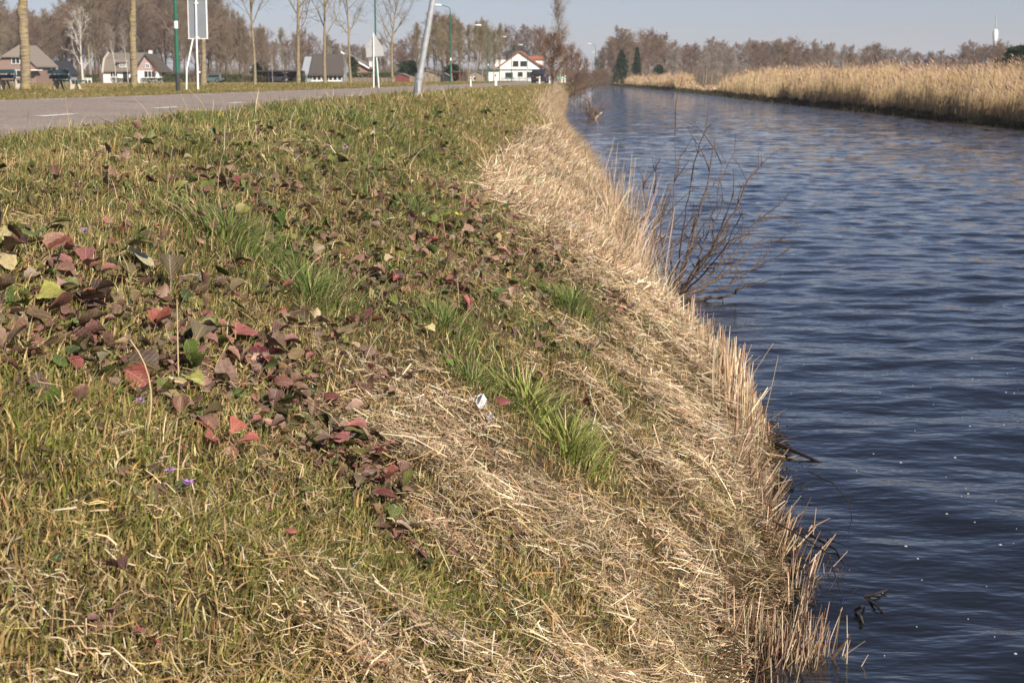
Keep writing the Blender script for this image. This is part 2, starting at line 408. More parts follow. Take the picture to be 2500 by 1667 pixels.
def ribbons(base, h, w, yaw, lean, K=3, tint=None, base_tint=None, curl=1.8, twist=None, taper=.75, droop=.35):
    """curved blades: base (N,3), arrays h, w, yaw (direction of lean), lean (sideways reach as share of height)"""
    N = len(base); dirv = np.stack([np.cos(yaw), np.sin(yaw), np.zeros(N)], 1)
    tw = (yaw+np.pi/2 if twist is None else twist); wd = np.stack([np.cos(tw), np.sin(tw), np.zeros(N)], 1)
    V = np.zeros((N, 2*K+1, 3), np.float32); C = np.zeros((N, 2*K+1, 3), np.float32)
    for k in range(K+1):
        s = k/K
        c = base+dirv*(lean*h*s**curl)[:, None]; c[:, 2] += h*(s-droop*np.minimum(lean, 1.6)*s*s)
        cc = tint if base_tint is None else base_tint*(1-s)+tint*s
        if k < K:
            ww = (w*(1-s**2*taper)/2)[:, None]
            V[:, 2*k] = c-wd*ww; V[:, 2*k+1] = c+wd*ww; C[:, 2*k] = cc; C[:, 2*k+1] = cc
        else: V[:, 2*K] = c; C[:, 2*K] = cc
    off = (np.arange(N)*(2*K+1))[:, None]
    q = np.concatenate([off+np.array([[2*k, 2*k+1, 2*k+3, 2*k+2]]) for k in range(K-1)]) if K > 1 else None
    t = off+np.array([[2*K-2, 2*K-1, 2*K]])
    return V.reshape(-1, 3), q, t, C.reshape(-1, 3)

def sticks(c, d, L, w, roll, tint, bend=None):
    """short flat straws: centre, unit direction, length, width"""
    N = len(c); up = np.tile([0., 0, 1.], (N, 1)); s = np.cross(d, up); s /= np.linalg.norm(s, axis=1, keepdims=True)+1e-6
    n = np.cross(s, d); wd = s*np.cos(roll)[:, None]+n*np.sin(roll)[:, None]
    b = np.zeros(N) if bend is None else bend
    V = np.zeros((N, 6, 3), np.float32)
    for i, t in enumerate((-.5, 0.02, .5)):
        p = c+d*(L*t)[:, None]; 
        if i == 1: p = p+n*(b*L)[:, None]+s*(b*L*.7)[:, None]
        ww = (w*(.5 if i < 2 else .38))[:, None]
        V[:, 2*i] = p-wd*ww; V[:, 2*i+1] = p+wd*ww
    off = (np.arange(N)*6)[:, None]
    q = np.concatenate([off+np.array([[0, 1, 3, 2]]), off+np.array([[2, 3, 5, 4]])])
    return V.reshape(-1, 3), q, None, np.repeat(tint, 6, 0)

class Bag:
    def __init__(s): s.V = []; s.Q = []; s.T = []; s.C = []; s.n = 0
    def add(s, r):
        V, q, t, C = r
        if q is not None: s.Q.append(q+s.n)
        if t is not None: s.T.append(t+s.n)
        s.V.append(V); s.C.append(C); s.n += len(V)
    def build(s, name, m, parent=None):
        return np_mesh(name, np.concatenate(s.V), quads=np.concatenate(s.Q) if s.Q else None, tris=np.concatenate(s.T) if s.T else None,
                       mat=m, col=np.concatenate(s.C), parent=parent)

def pal(cols, wts, n, jit=.22, r=None):
    r = r or rng
    cols = np.array(cols); i = r.choice(len(cols), n, p=np.array(wts)/sum(wts))
    c = cols[i]*(1+jit*r.standard_normal((n, 1))); return np.clip(c*(1+.06*r.standard_normal((n, 3))), .006, .8)

def scatter(n, y0, y1, x0f, x1f, p=1.3, yn=3.0):
    """random ground points, density falling with distance like (yn/Y)^p; x0f, x1f give the strip's edges"""
    Yg = np.linspace(y0, y1, 3000); wdt = np.maximum(x1f(Yg)-x0f(Yg), 0)
    den = wdt*np.where(Yg < yn, 1, (yn/Yg)**p); cdf = np.cumsum(den); cdf /= cdf[-1]
    Y = np.interp(rng.random(n), cdf, Yg)+rng.random(n)*(Yg[1]-Yg[0])
    X = x0f(Y)+rng.random(n)*(x1f(Y)-x0f(Y))
    return X, Y
def in_view(X, Y, m=.7): return (X > -.385*Y-m) & (X < .28*Y+m+.6)
wide = lambda Y: np.clip(Y/5.5, 1, 40)**.62     # coarser blades farther off, so cover stays even

# where each kind of growth stands, read off the photograph once and kept as places on the ground
def blob(X, Y, px, py, rx, ry, rot=0.0):
    x0, y0 = hit(px, py); dx, dy = X-x0, Y-y0
    c, s = math.cos(rot), math.sin(rot)
    return np.exp(-(((dx*c+dy*s)/rx)**2+((-dx*s+dy*c)/ry)**2))
TUFT_PX = [  # px, py, radius, height, n, kind
    (560, 590, .34, .20, 900, 0), (760, 730, .30, .17, 700, 0), (1020, 530, .30, .20, 380, 0), (1085, 800, .2, .15, 420, 1), (1395, 1110, .17, .2, 480, 2),
    (1290, 1000, .14, .19, 330, 2), (1400, 755, .22, .2, 380, 0), (1270, 460, .35, .25, 300, 0), (1150, 930, .14, .12, 240, 1), (860, 300, .8, .22, 600, 0)]
def green_share(X, Y):
    u = (X-crest_x(Y))/(x_left(Y)-crest_x(Y))          # 0 at the crest, 1 at the waterline
    g = I(u, [-.5, .0, .30, .52, .62, .72, .82, .9, 1.0, 1.1], [1, .97, .94, .88, .74, .52, .28, .22, .25, .1])
    g = g+.45*(fbm(X*1.3+3, Y*1.1)-.5)+.38*(fbm(X*3.7+30, Y*3.1)-.5)*np.clip(u*1.6, .2, 1)
    lush = np.clip((Y-21)/6, 0, 1)*np.clip((.95-u)/.15, 0, 1); g = np.maximum(g, lush*.9)
    mound = (Y > 9.5) & (Y < 24) & (u > .62); g = np.where(mound, g*(.25+.9*np.clip(3*(fbm(X*2.2+5, Y*1.2)-.5), 0, 1)), g)
    for px, py, rr, hh, n, k in TUFT_PX: g = g+.55*blob(X, Y, px, py, rr, rr*1.6)
    g = g-.34*blob(X, Y, 960, 930, .22, .5)-.28*blob(X, Y, 1150, 1080, .25, .45)-.35*blob(X, Y, 1000, 1090, .12, .2)-.4*blob(X, Y, 1100, 1330, .12, .2)-.3*blob(X, Y, 60, 1450, .12, .2)-.3*blob(X, Y, 900, 1560, .12, .2)
    for px, py in ((1250, 1400), (1640, 1450), (1180, 1520), (1420, 1520), (1700, 1250), (1500, 950), (1560, 1060), (1360, 960), (1600, 880), (1480, 1180), (1330, 1150), (1830, 1330), (1560, 1250), (900, 1250), (1010, 1430)): g = g+.3*blob(X, Y, px, py, .12, .2)
    return np.clip(g, 0, 1)

GREENS = [(.105, .138, .034), (.155, .172, .048), (.22, .215, .075), (.075, .105, .036), (.135, .178, .034)]
DRYS = [(.44, .32, .135), (.54, .41, .20), (.31, .21, .085), (.18, .115, .05), (.60, .49, .29), (.40, .235, .085)]
STRAWS = [(.55, .405, .245), (.68, .53, .36), (.40, .28, .165), (.20, .13, .08), (.72, .59, .44), (.33, .20, .12)]
dry_w = [3, 3, 3, 2, 1, 1.2]; straw_w = [4, 3.6, 3.2, 2.8, 1.6, 1.8]

PATCH = [  # px, py, rx, ry, rosettes, leaf size, red share, green share
    (60, 640, .35, .5, 55, .062, .55, .3), (150, 700, .3, .35, 60, .072, .62, .25), (110, 830, .22, .25, 45, .070, .7, .15), (250, 760, .25, .25, 45, .055, .6, .2),
    (330, 900, .18, .22, 30, .046, .6, .2), (480, 700, .3, .4, 55, .045, .45, .25), (420, 830, .22, .25, 36, .048, .6, .15), (640, 850, .24, .28, 44, .052, .7, .1),
    (600, 930, .16, .18, 30, .050, .75, .1), (740, 960, .12, .14, 24, .050, .75, .12), (820, 1080, .12, .14, 32, .050, .55, .25), (700, 1090, .13, .15, 26, .040, .6, .2),
    (900, 1190, .09, .12, 26, .042, .75, .12), (960, 1290, .06, .1, 14, .038, .8, .1), (560, 1130, .1, .12, 12, .036, .6, .2), (360, 1010, .14, .14, 14, .038, .5, .3),
    (380, 440, .5, .9, 60, .05, .5, .2), (550, 420, .3, .8, 40, .05, .3, .4), (760, 440, .45, 1.1, 75, .052, .3, .45), (900, 350, .6, 1.6, 80, .055, .25, .6), (1000, 300, .6, 2.0, 80, .055, .3, .5),
    (880, 520, .3, .9, 60, .052, .55, .25), (1000, 450, .3, 1.0, 60, .055, .4, .45), (1060, 560, .25, .7, 55, .055, .5, .35), (1180, 560, .22, .7, 50, .055, .6, .25), (1120, 640, .22, .5, 40, .052, .55, .3),
    (950, 690, .22, .4, 36, .05, .6, .2), (1080, 690, .2, .4, 36, .05, .6, .25), (1240, 670, .18, .45, 34, .05, .55, .3), (1340, 620, .12, .5, 24, .05, .6, .3), (1430, 690, .12, .4, 26, .048, .5, .3),
    (1480, 740, .1, .3, 22, .048, .7, .15), (1300, 740, .14, .3, 18, .045, .5, .2), (1410, 860, .10, .16, 13, .045, .2, .6), (820, 620, .25, .5, 26, .046, .5, .25), (1280, 840, .1, .15, 8, .04, .5, .3),
    (1190, 1270, .07, .08, 9, .04, .15, .5), (870, 860, .1, .12, 14, .045, .75, .1), (780, 480, .3, .7, 36, .05, .3, .5), (690, 350, .4, 1.0, 30, .05, .3, .4), (1130, 330, .35, 2.5, 40, .06, .3, .5),
    (1250, 300, .3, 4, 36, .065, .2, .5), (250, 1250, .14, .16, 9, .03, .4, .3), (100, 1000, .2, .2, 14, .034, .35, .35)]
def leafiness(X, Y):
    m = np.zeros_like(X)
    for px, py, rx, ry, nr, s_, rd, gr in PATCH:
        if nr >= 20: x0, y0 = hit(px, py); m = np.maximum(m, np.exp(-((X-x0)/rx/.8)**2-((Y-y0)/ry/.8)**2))
    return m
# litter: flat dead straw over everything, thick on the water side
litter = Bag()
for (n, y0, y1) in ((440000, .6, 12), (110000, 12, 46)):
    X, Y = scatter(n, y0, y1, lambda Y: np.maximum(crest_x(Y)-.7, -.385*Y-1.4), lambda Y: x_left(Y)+.03, 1.25)
    g = green_share(X, Y); keep = rng.random(n) < np.clip(1.12-g*1.1, .07, 1)*np.clip(1.9*fbm(X*6+5, Y*6, 2), .35, 1); X, Y, g = X[keep], Y[keep], g[keep]
    n = len(X); u = (X-crest_x(Y))/(x_left(Y)-crest_x(Y))
    mat_t = (fbm(X*4.5, Y*4.5)-.38)*.16*np.clip(1.3-g, .2, 1)
    Z = np.maximum(ground_z(X, Y), .005)+rng.random(n)**1.6*np.where(g < .5, .045, .03)+np.maximum(mat_t, 0)
    # the mat of stalks lies in whorls, mostly down the slope
    a = 7*(fbm(X*1.6+9, Y*1.6)-.5)-.9+rng.normal(0, 1.0, n); tilt = rng.normal(0, .26, n)-.30*np.cos(a)
    tilt += (rng.random(n) < .16)*rng.random(n)*1.0
    d = np.stack([np.cos(a)*np.cos(tilt), np.sin(a)*np.cos(tilt), np.sin(tilt)], 1)
    L = np.exp(rng.normal(-2.98, .55, n))*np.clip(wide(Y), 1, 3)*np.where(g > .6, .8, 1); w = (.0010+.0031*rng.random(n)**2.6)*wide(Y)
    L = np.clip(L*np.where(g > .55, .72, 1), .016, .24); w = w*np.where(g > .55, .75, 1); bend = rng.normal(0, 1, n)*np.where(g > .55, .16, .07)
    col = np.where((rng.random(n) < np.clip(1.15-g*.9, 0, 1))[:, None], pal(STRAWS, straw_w, n), pal(DRYS, dry_w, n))*(.55+.85*fbm(X*4.1+21, Y*3.3))[:, None]
    litter.add(sticks(np.stack([X, Y, Z], 1), d, L, w, rng.normal(0, .7, n), col, bend))
tag(litter.build("straw_litter", M_straw), "pale dead straw and mown stalks matted over the bank", kind='stuff')

# grass over the bank and the verge
grass = Bag()
for (n, y0, y1, K) in ((500000, .6, 10, 3), (240000, 10, 34, 3), (170000, 34, 130, 2)):
    X, Y = scatter(n, y0, y1, lambda Y: np.maximum(np.where(Y > 30, road_c(Y)+3.7, crest_x(Y)-.75), -.385*Y-1.5), lambda Y: x_left(Y)+.02, 1.3)
    g = green_share(X, Y); n = len(X)
    cl = fbm(X*7, Y*7, 2); keep = rng.random(n) < np.clip(g*1.0+.07, 0, 1)*(.3+1.2*cl)*(1-.42*leafiness(X, Y)*np.where(Y > 5.5, .5, 1))
    X, Y, g, cl = X[keep], Y[keep], g[keep], cl[keep]; n = len(X); u = (X-crest_x(Y))/(x_left(Y)-crest_x(Y))
    Z = ground_z(X, Y)-.004
    tall = (.5+.9*fbm(X*2.1+40, Y*1.6))*np.clip(I(u, [-.3, 0, .4, .7, 1], [.9, 1.0, .85, .8, .9]), 0, 2)
    tall = tall*I(Y, [0, 4, 9, 14, 20, 40, 60], [.62, .7, .85, 1.15, 1.2, .9, .75])
    h = (.03+.062*rng.random(n)**1.3+.045*(rng.random(n) < .10))*tall; w = (.0014+.0025*rng.random(n))*(1+.45*(Y < 4.5))*wide(Y)*np.where(h > .1, 1.1, 1)
    wind = .25+.9*fbm(X*.9, Y*.9)
    yaw = rng.normal(0, 1.8, n)+.3; lean = np.abs(rng.normal(.4, .6, n))*wind+.1+(rng.random(n) < .32)*rng.random(n)*1.8
    dryness = np.clip(.40+.9*(fbm(X*2.2+7, Y*2.0+3)-.5)-.35*(g-.8)+.10*(Y < 6)+.12*(Y > 13)+.12*np.clip((Y-28)/20, 0, 1), .08, .9)
    isdry = rng.random(n) < dryness
    yel = np.clip((5.5-Y)/3, 0, 1)[:, None]*np.array([[.06, .035, .0]])
    gc = pal(GREENS, [3, 3, 2, 3, 2], n)+yel
    col = np.where(isdry[:, None], pal(DRYS, dry_w, n), gc)*(.62+.72*fbm(X*1.9+50, Y*1.5+9))[:, None]
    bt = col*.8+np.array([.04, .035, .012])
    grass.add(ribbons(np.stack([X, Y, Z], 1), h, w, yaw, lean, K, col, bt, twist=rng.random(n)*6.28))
tag(grass.build("bank_grass", M_blade), "short mixed green and dry grass on the bank and verge", kind='stuff')

# verge and meadow grass across the road
far_g = Bag()
n = 150000
Y = 28+rng.random(n)**1.7*170; X = -.40*Y-1+rng.random(n)*(.40*Y-12+6)
e = road_c(Y)-3.9; k = X < e; X, Y = X[k], Y[k]; n = len(X); Z = ground_z(X, Y)-.005
near_tree = np.zeros(n)
for tx, ty in TREE_SPOTS: near_tree = np.maximum(near_tree, np.exp(-((X-tx)**2+(Y-ty)**2)/1.6))
h = (.025+.05*rng.random(n))*(1+1.1*near_tree)*np.clip(Y/60, .8, 1.8); w = .012*np.clip(Y/40, 1, 3)*(.5+rng.random(n))
isdry = rng.random(n) < np.clip(.62-.6*near_tree+.7*(fbm(X*.3, Y*.2)-.5)+.3*np.clip((-X-20)/4, -1, 1)*.5, .1, .95)
col = np.where(isdry[:, None], pal([(.33, .23, .10), (.40, .29, .15), (.26, .18, .08)], [3, 2, 2], n), pal([(.13, .13, .03), (.17, .16, .04), (.10, .12, .03)], [3, 2, 2], n))
far_g.add(ribbons(np.stack([X, Y, Z], 1), h, w, rng.random(n)*6.28, .5*rng.random(n), 2, col, twist=rng.normal(0, .8, n)))
tag(far_g.build("meadow_grass", M_blade), "short tan and olive grass across the road", kind='stuff')

# distinct green tufts
tuft_label = ["bright green grass tuft arching beside the brown leaves on the upper left bank", "thin green tuft below the long-bladed tuft, between leaf patches",
  "green tuft among purple leaves in the middle of the bank", "low dark green tuft on the straw in the middle of the slope", "broad-bladed yellow-green tuft right of the white litter",
  "yellow-green tuft leaning over straw just above the broadest tuft", "upright green tuft where the leaf patch meets the water-side straw", "tall sparse green tuft on the upper edge of the pale dry mound",
  "small dark green tuft left above the white litter", "dense green clump on the crest left of the leaning lamp post"]
for (px, py, rr, hh, n, kk), lb in zip(TUFT_PX, tuft_label):
    x0, y0 = hit(px, py); b = Bag()
    n = int(n*.75); rr = rr*.78; r_ = np.minimum(np.abs(rng.normal(0, .5, n)), 1.1)*rr; a_ = rng.random(n)*6.28; hh *= .82
    X = x0+r_*np.cos(a_); Y = y0+r_*1.4*np.sin(a_); Z = ground_z(X, Y)
    out = np.arctan2(np.sin(a_)*.7, np.cos(a_)+.25)+rng.normal(0, .5, n)
    h = hh*(.45+.6*rng.random(n)); w = (.0026+.0028*rng.random(n)+(.0025 if kk == 2 else 0))*wide(y0)*.9
    pl = [(.11, .17, .035), (.165, .22, .055), (.085, .12, .035), (.25, .25, .10), (.40, .33, .16)] if kk != 2 else [(.20, .25, .05), (.27, .30, .08), (.14, .19, .035), (.42, .38, .16), (.5, .4, .22)]
    b.add(ribbons(np.stack([X, Y, Z], 1)-[0, 0, .005], h, w, out, .2+1.1*rng.random(n), 4, pal(pl, [3, 3, 2, 1.8, 1.6], n, .22), twist=rng.random(n)*6.28))
    o = b.build("grass_tuft", M_blade); tag(o, lb, "grass tuft", "green grass tufts on the canal bank")

# long loose stems standing or arching out of the turf
stems = Bag(); n = 1100
X, Y = scatter(n, 1.4, 26, lambda Y: np.maximum(crest_x(Y)-.3, -.385*Y-.5), lambda Y: x_left(Y), 1.0)
h = (.07+.15*rng.random(n)**2)*np.clip(Y/5, .55, 1.2); w = (.0011+.0009*rng.random(n))*wide(Y)
stems.add(ribbons(np.stack([X, Y, ground_z(X, Y)], 1), h, w, rng.random(n)*6.28, .2+1.0*rng.random(n)**2, 5, pal(STRAWS, [3, 3, 2, 2, 2, 1], n), twist=rng.random(n)*6.28, taper=.4))
tag(stems.build("dry_grass_stems", M_straw), "thin dry stems poking out of the turf", kind='stuff')

# dense dry grass mound on the water side farther along, and the fringe at the edge
dry = Bag(); n = 90000
X, Y = scatter(n, 9.6, 30, lambda Y: crest_x(Y)+(x_left(Y)-crest_x(Y))*.55, lambda Y: x_left(Y)-.10-.12*np.clip((Y-11)/4, 0, 1), 1.0, 9)
u = (X-crest_x(Y))/(x_left(Y)-crest_x(Y)); k = rng.random(n) < np.clip(.3+(u-.58-.10*np.clip((Y-20)/6, 0, 1))*5+1.2*(fbm(X*1.5, Y*1.5)-.5), 0, 1); X, Y, u = X[k], Y[k], u[k]; n = len(X)
a = rng.normal(.2, 1.3, n)+5*(fbm(X*1.2+2, Y*1.2)-.5); tl = rng.normal(.25, .42, n); dd = np.stack([np.cos(a)*np.cos(tl), np.sin(a)*np.cos(tl), np.sin(tl)], 1)
hum = .16*np.clip(fbm(X*2.2, Y*2.2+8)-.3, 0, 1)
dry.add(sticks(np.stack([X, Y, np.maximum(ground_z(X, Y), 0)+hum*rng.random(n)+.02], 1), dd, (.08+.14*rng.random(n))*wide(Y)**.5, (.0018+.0026*rng.random(n))*wide(Y), rng.random(n)*3.14, pal(STRAWS, [4, 4, 3, 2.4, 1.4, 2], n)*(.5+.85*fbm(X*2.4+11, Y*1.6+2))[:, None], rng.normal(0, .12, n)))
n = 62000
X, Y = scatter(n, 9.6, 27, lambda Y: crest_x(Y)+(x_left(Y)-crest_x(Y))*.55, lambda Y: x_left(Y)-.10-.12*np.clip((Y-11)/4, 0, 1), 1.0, 9)
u = (X-crest_x(Y))/(x_left(Y)-crest_x(Y)); k = rng.random(n) < np.clip(.25+(u-.58-.10*np.clip((Y-20)/6, 0, 1))*5+1.2*(fbm(X*1.5, Y*1.5)-.5), 0, 1)*np.clip((Y-9.3)/1.5, .15, 1); k &= rng.random(len(X)) < np.clip(3.2*(fbm(X*3.1+1, Y*2.2+4)-.30), .12, 1); X, Y, u = X[k], Y[k], u[k]; n = len(X); clump = fbm(X*3.1+1, Y*2.2+4)
h = (.05+.20*rng.random(n)**1.8)*(.25+1.3*clump); yaw = rng.normal(1.2, 1.6, n)+4.0*(fbm(X*1.3, Y*1.3)-.5); lean = .25+2.4*rng.random(n)*fbm(X*2.5+4, Y*2.5)
Z = np.maximum(ground_z(X, Y), 0)+.03*rng.random(n)
dry.add(ribbons(np.stack([X, Y, Z], 1), h, (.0022+.0022*rng.random(n))*wide(Y), yaw, lean, 3, pal(STRAWS, [4, 4, 3, 1.8, 1.2, 1.8], n)*(.42+.95*fbm(X*2.4+11, Y*1.6+2))[:, None], twist=rng.random(n)*6.28, taper=.6))
n = 60000
Y = 26+rng.random(n)**1.3*115; X = x_left(Y)-np.abs(rng.normal(0, .32, n))+.03
k = (fbm(X*.8, Y*.35) > .38); X, Y = X[k], Y[k]; n = len(X)
dry.add(ribbons(np.stack([X, Y, np.maximum(ground_z(X, Y), 0)], 1), .15+.30*rng.random(n), (.004+.003*rng.random(n))*(Y/20)**.8, rng.normal(0, 1, n), .2+.8*rng.random(n), 2, pal(STRAWS, [4, 3, 3, 2, .6, 2], n)*.9, twist=rng.random(n)*6.28, taper=.6))
tag(dry.build("dry_bank_grass", M_straw), "tangled pale dry grass along the water side of the bank", kind='stuff')

# cut reed stubble and standing reed canes at the water's edge
def cane_bag(n, spots_, hmin, hmax, wmin, wmax, leanx, pal_c, pal_w, jl=.12, kink=.1, taper=False):
    b = Bag(); sp = np.array([s[:4] for s in spots_]); wt = np.array([s[4] for s in spots_], float); wt /= wt.sum()   # spots: x, y, spread x, spread y, weight
    i = rng.choice(len(sp), n, p=wt)
    X = sp[i, 0]+rng.normal(0, 1, n)*sp[i, 2]; Y = sp[i, 1]+rng.normal(0, 1, n)*sp[i, 3]
    lx = rng.normal(leanx, jl, n); ly = rng.normal(0, jl, n)
    d = np.stack([lx, ly, np.ones(n)], 1); k = rng.random(n) < kink
    d[k, :2] += rng.normal(0, .8, (k.sum(), 2)); d /= np.linalg.norm(d, axis=1, keepdims=True)
    L = hmin+(hmax-hmin)*rng.random(n)**1.4; w = wmin+(wmax-wmin)*rng.random(n)
    if taper: L = L*np.clip((x_left(Y)+.12-X)/.22, .3, 1)
    Z = np.maximum(ground_z(X, Y), -.04)-.01
    c = np.stack([X, Y, Z], 1)+d*(L/2)[:, None]; col = pal(pal_c, pal_w, n)
    b.add(sticks(c, d, L, w, rng.random(n)*3.14, col, rng.normal(0, .01, n))); b.add(sticks(c, d, L, w*.9, rng.random(n)*3.14+1.5, col, rng.normal(0, .01, n)))
    return b
CANE = [(.44, .31, .20), (.34, .225, .14), (.54, .42, .29), (.24, .145, .09), (.12, .075, .05)]
tag(cane_bag(760, [(.76, 8.4, .07, .28, 3), (.86, 8.8, .05, .22, 3), (.66, 9.5, .09, .5, 2)], .12, .32, .0034, .006, .02, [(.60, .45, .30), (.50, .35, .21), (.70, .56, .40), (.25, .15, .09)], [4, 3, 3, 1.2], .06, .08, True).build("reed_stubble", M_straw),
    "upright pale cut reed stubble standing at the bend of the bank", kind='stuff')
tag(cane_bag(470, [(.72, 7.4, .05, .25, 3), (.74, 6.7, .05, .25, 2), (.82, 6.3, .06, .2, 1)], .06, .22, .0026, .005, .32, CANE, [3, 3, 2, 3, 2.2], .3, .25).build("reed_stubble", M_straw),
    "brown slanting reed stubble over dark water below the bend", kind='stuff')
tag(cane_bag(330, [(.72, 5.25, .06, .06, 3), (.62, 5.25, .05, .07, 2), (.50, 5.2, .06, .1, 1.6), (.74, 5.9, .04, .2, 1), (.62, 5.0, .1, .15, .6)], .10, .24, .0024, .0042, .10, CANE, [3, 3, 2, 3, 1.5], .16, .12).build("reed_stubble", M_straw),
    "brown reed stubble standing in the water at the bottom corner of the bank", kind='stuff')
b = cane_bag(150, [(.26, 14.2, .10, .9, 3), (.16, 17.0, .12, 1.4, 3), (.34, 13.0, .07, .5, 1)], .2, .9, .003, .0055, .13, CANE, [4, 2, 4, 1, .3], .16, .06)
n = 900
sp = np.array([(.24, 14.0), (.14, 17.0), (.32, 12.9)]); i = rng.choice(3, n); X = sp[i, 0]+rng.normal(0, .15, n); Y = sp[i, 1]+rng.normal(0, .8, n)
b.add(ribbons(np.stack([X, Y, np.maximum(ground_z(X, Y), 0)], 1), .18+.50*rng.random(n)**1.5, .0035+.0035*rng.random(n), rng.normal(.3, 1.3, n), .15+.6*rng.random(n), 4, pal(STRAWS, [4, 3, 3, 2, 1, 2], n), twist=rng.random(n)*6.28, taper=.6))
tag(b.build("standing_reeds", M_straw), "standing clump of tall dry reeds beside the bare shrub", kind='stuff')

# dead dark mat at the waterline
dm = Bag(); n = 16000
Y = 4.4+rng.random(n)**1.2*10; X = x_left(Y)+rng.normal(.0, .045, n)*(.7+1.3*fbm(Y*3, Y*0))
a = rng.random(n)*6.28; tl = rng.normal(0, .3, n); d = np.stack([np.cos(a)*np.cos(tl), np.sin(a)*np.cos(tl), np.sin(tl)], 1)
dm.add(sticks(np.stack([X, Y, np.maximum(ground_z(X, Y), -.01)+.02*rng.random(n)], 1), d, .03+.12*rng.random(n), .002+.003*rng.random(n), rng.random(n)*3, pal([(.05, .03, .018), (.10, .06, .03), (.2, .12, .06), (.03, .03, .015)], [3, 3, 1.5, 2], n)))
tag(dm.build("wet_debris", M_twig), "dark rotting stalks along the waterline", kind='stuff')

# ---- broad leaves: scalloped, cupped, on short stalks
LT_T = [0, .08, .2, .34, .5, .66, .80, .91, .975, 1.0]
def leaf_template(kind):
    """(u across, v along) outline pairs for a scalloped round leaf or a longer lobed one"""
    rows = []
    for i, v in enumerate(LT_T):
        if kind == 0: w = math.sin(math.pi*min(1, .06+v*.94)**.85)**.6*.5
        elif kind == 1: w = (.14+.40*v**.8)*math.sqrt(max(0, 1-v**5))
        else: w = (.10+.12*v if v < .34 else .42*math.sqrt(max(0, 1-((v-.66)/.36)**2))+.04)
        w *= 1+(.10 if i % 2 else -.08)
        rows.append((v, max(w, .015)))
    return rows
def leaves(P, size, yaw, pitch, roll, cup, curl, kind, tint):
    """P (N,3) leaf-base points; each leaf 9 rows x 5 columns"""
    N = len(P); rows = leaf_template(kind); cols = [-1, -.55, 0, .55, 1]
    V = np.zeros((N, len(rows)*5, 3)); UV = np.zeros((N, len(rows)*5, 2)); C = np.zeros((N, len(rows)*5, 3))
    wav = rng.random(N)*6.28
    for i, (v, w) in enumerate(rows):
        for j, u in enumerate(cols):
            x = u*w; y = v
            z = cup*(u*u)*w-curl*(v**2)*.6+.05*np.sin(wav+u*3+v*5)*(.3+abs(u))
            jitter = 1+.06*np.sin(wav*3+i*2.4+j)
            V[:, i*5+j] = np.stack([x*jitter*np.ones(N), y*np.ones(N), z], 1)*size[:, None]
            UV[:, i*5+j] = (x*2, y); 
            edge = 1 if abs(u) == 1 or i == len(rows)-1 else 0
            C[:, i*5+j] = tint*(1+.25*edge)
    cy, sy, cp, sp, cr, sr = np.cos(yaw), np.sin(yaw), np.cos(pitch), np.sin(pitch), np.cos(roll), np.sin(roll)
    x, y, z = V[..., 0], V[..., 1], V[..., 2]
    x, z = x*cr[:, None]+z*sr[:, None], -x*sr[:, None]+z*cr[:, None]
    y, z = y*cp[:, None]-z*sp[:, None], y*sp[:, None]+z*cp[:, None]
    x, y = x*cy[:, None]-y*sy[:, None], x*sy[:, None]+y*cy[:, None]
    W = np.stack([x, y, z], -1)+P[:, None, :]
    q0 = np.array([[i*5+j, i*5+j+1, i*5+j+6, i*5+j+5] for i in range(len(rows)-1) for j in range(4)])
    q = (np.arange(N)*len(rows)*5)[:, None, None]+q0[None]
    return W.reshape(-1, 3), q.reshape(-1, 4), None, C.reshape(-1, 3), UV.reshape(-1, 2)
PURP = [(.16, .075, .060), (.21, .115, .085), (.11, .060, .045), (.29, .18, .14), (.17, .11, .055)]
REDS = [(.28, .085, .075), (.36, .16, .13), (.20, .06, .055)]
GRNS = [(.075, .105, .022), (.13, .15, .035), (.05, .075, .018), (.22, .20, .05)]
BRNS = [(.14, .10, .055), (.20, .14, .085), (.09, .065, .035), (.42, .33, .18)]
class LeafBag:
    def __init__(s): s.V = []; s.Q = []; s.C = []; s.U = []; s.n = 0
    def add(s, r):
        V, q, _, C, U = r; s.V.append(V); s.Q.append(q+s.n); s.C.append(C); s.U.append(U); s.n += len(V)
    def stalks(s, P0, P1, w, tint):
        d = P1-P0; L = np.linalg.norm(d, axis=1)
        for rl in (0, 1.57):
            V, q, _, C = sticks((P0+P1)/2, d/L[:, None], L, w, np.full(len(L), rl), tint, np.full(len(L), -.05))
            s.V.append(V); s.Q.append(q+s.n); s.C.append(C); s.U.append(np.full((len(V), 2), .31)); s.n += len(V)
    def build(s, name, parent=None, m=None):
        return np_mesh(name, np.concatenate(s.V), quads=np.concatenate(s.Q), mat=m or M_leaf, col=np.concatenate(s.C), uv=np.concatenate(s.U), smooth=True, parent=parent)
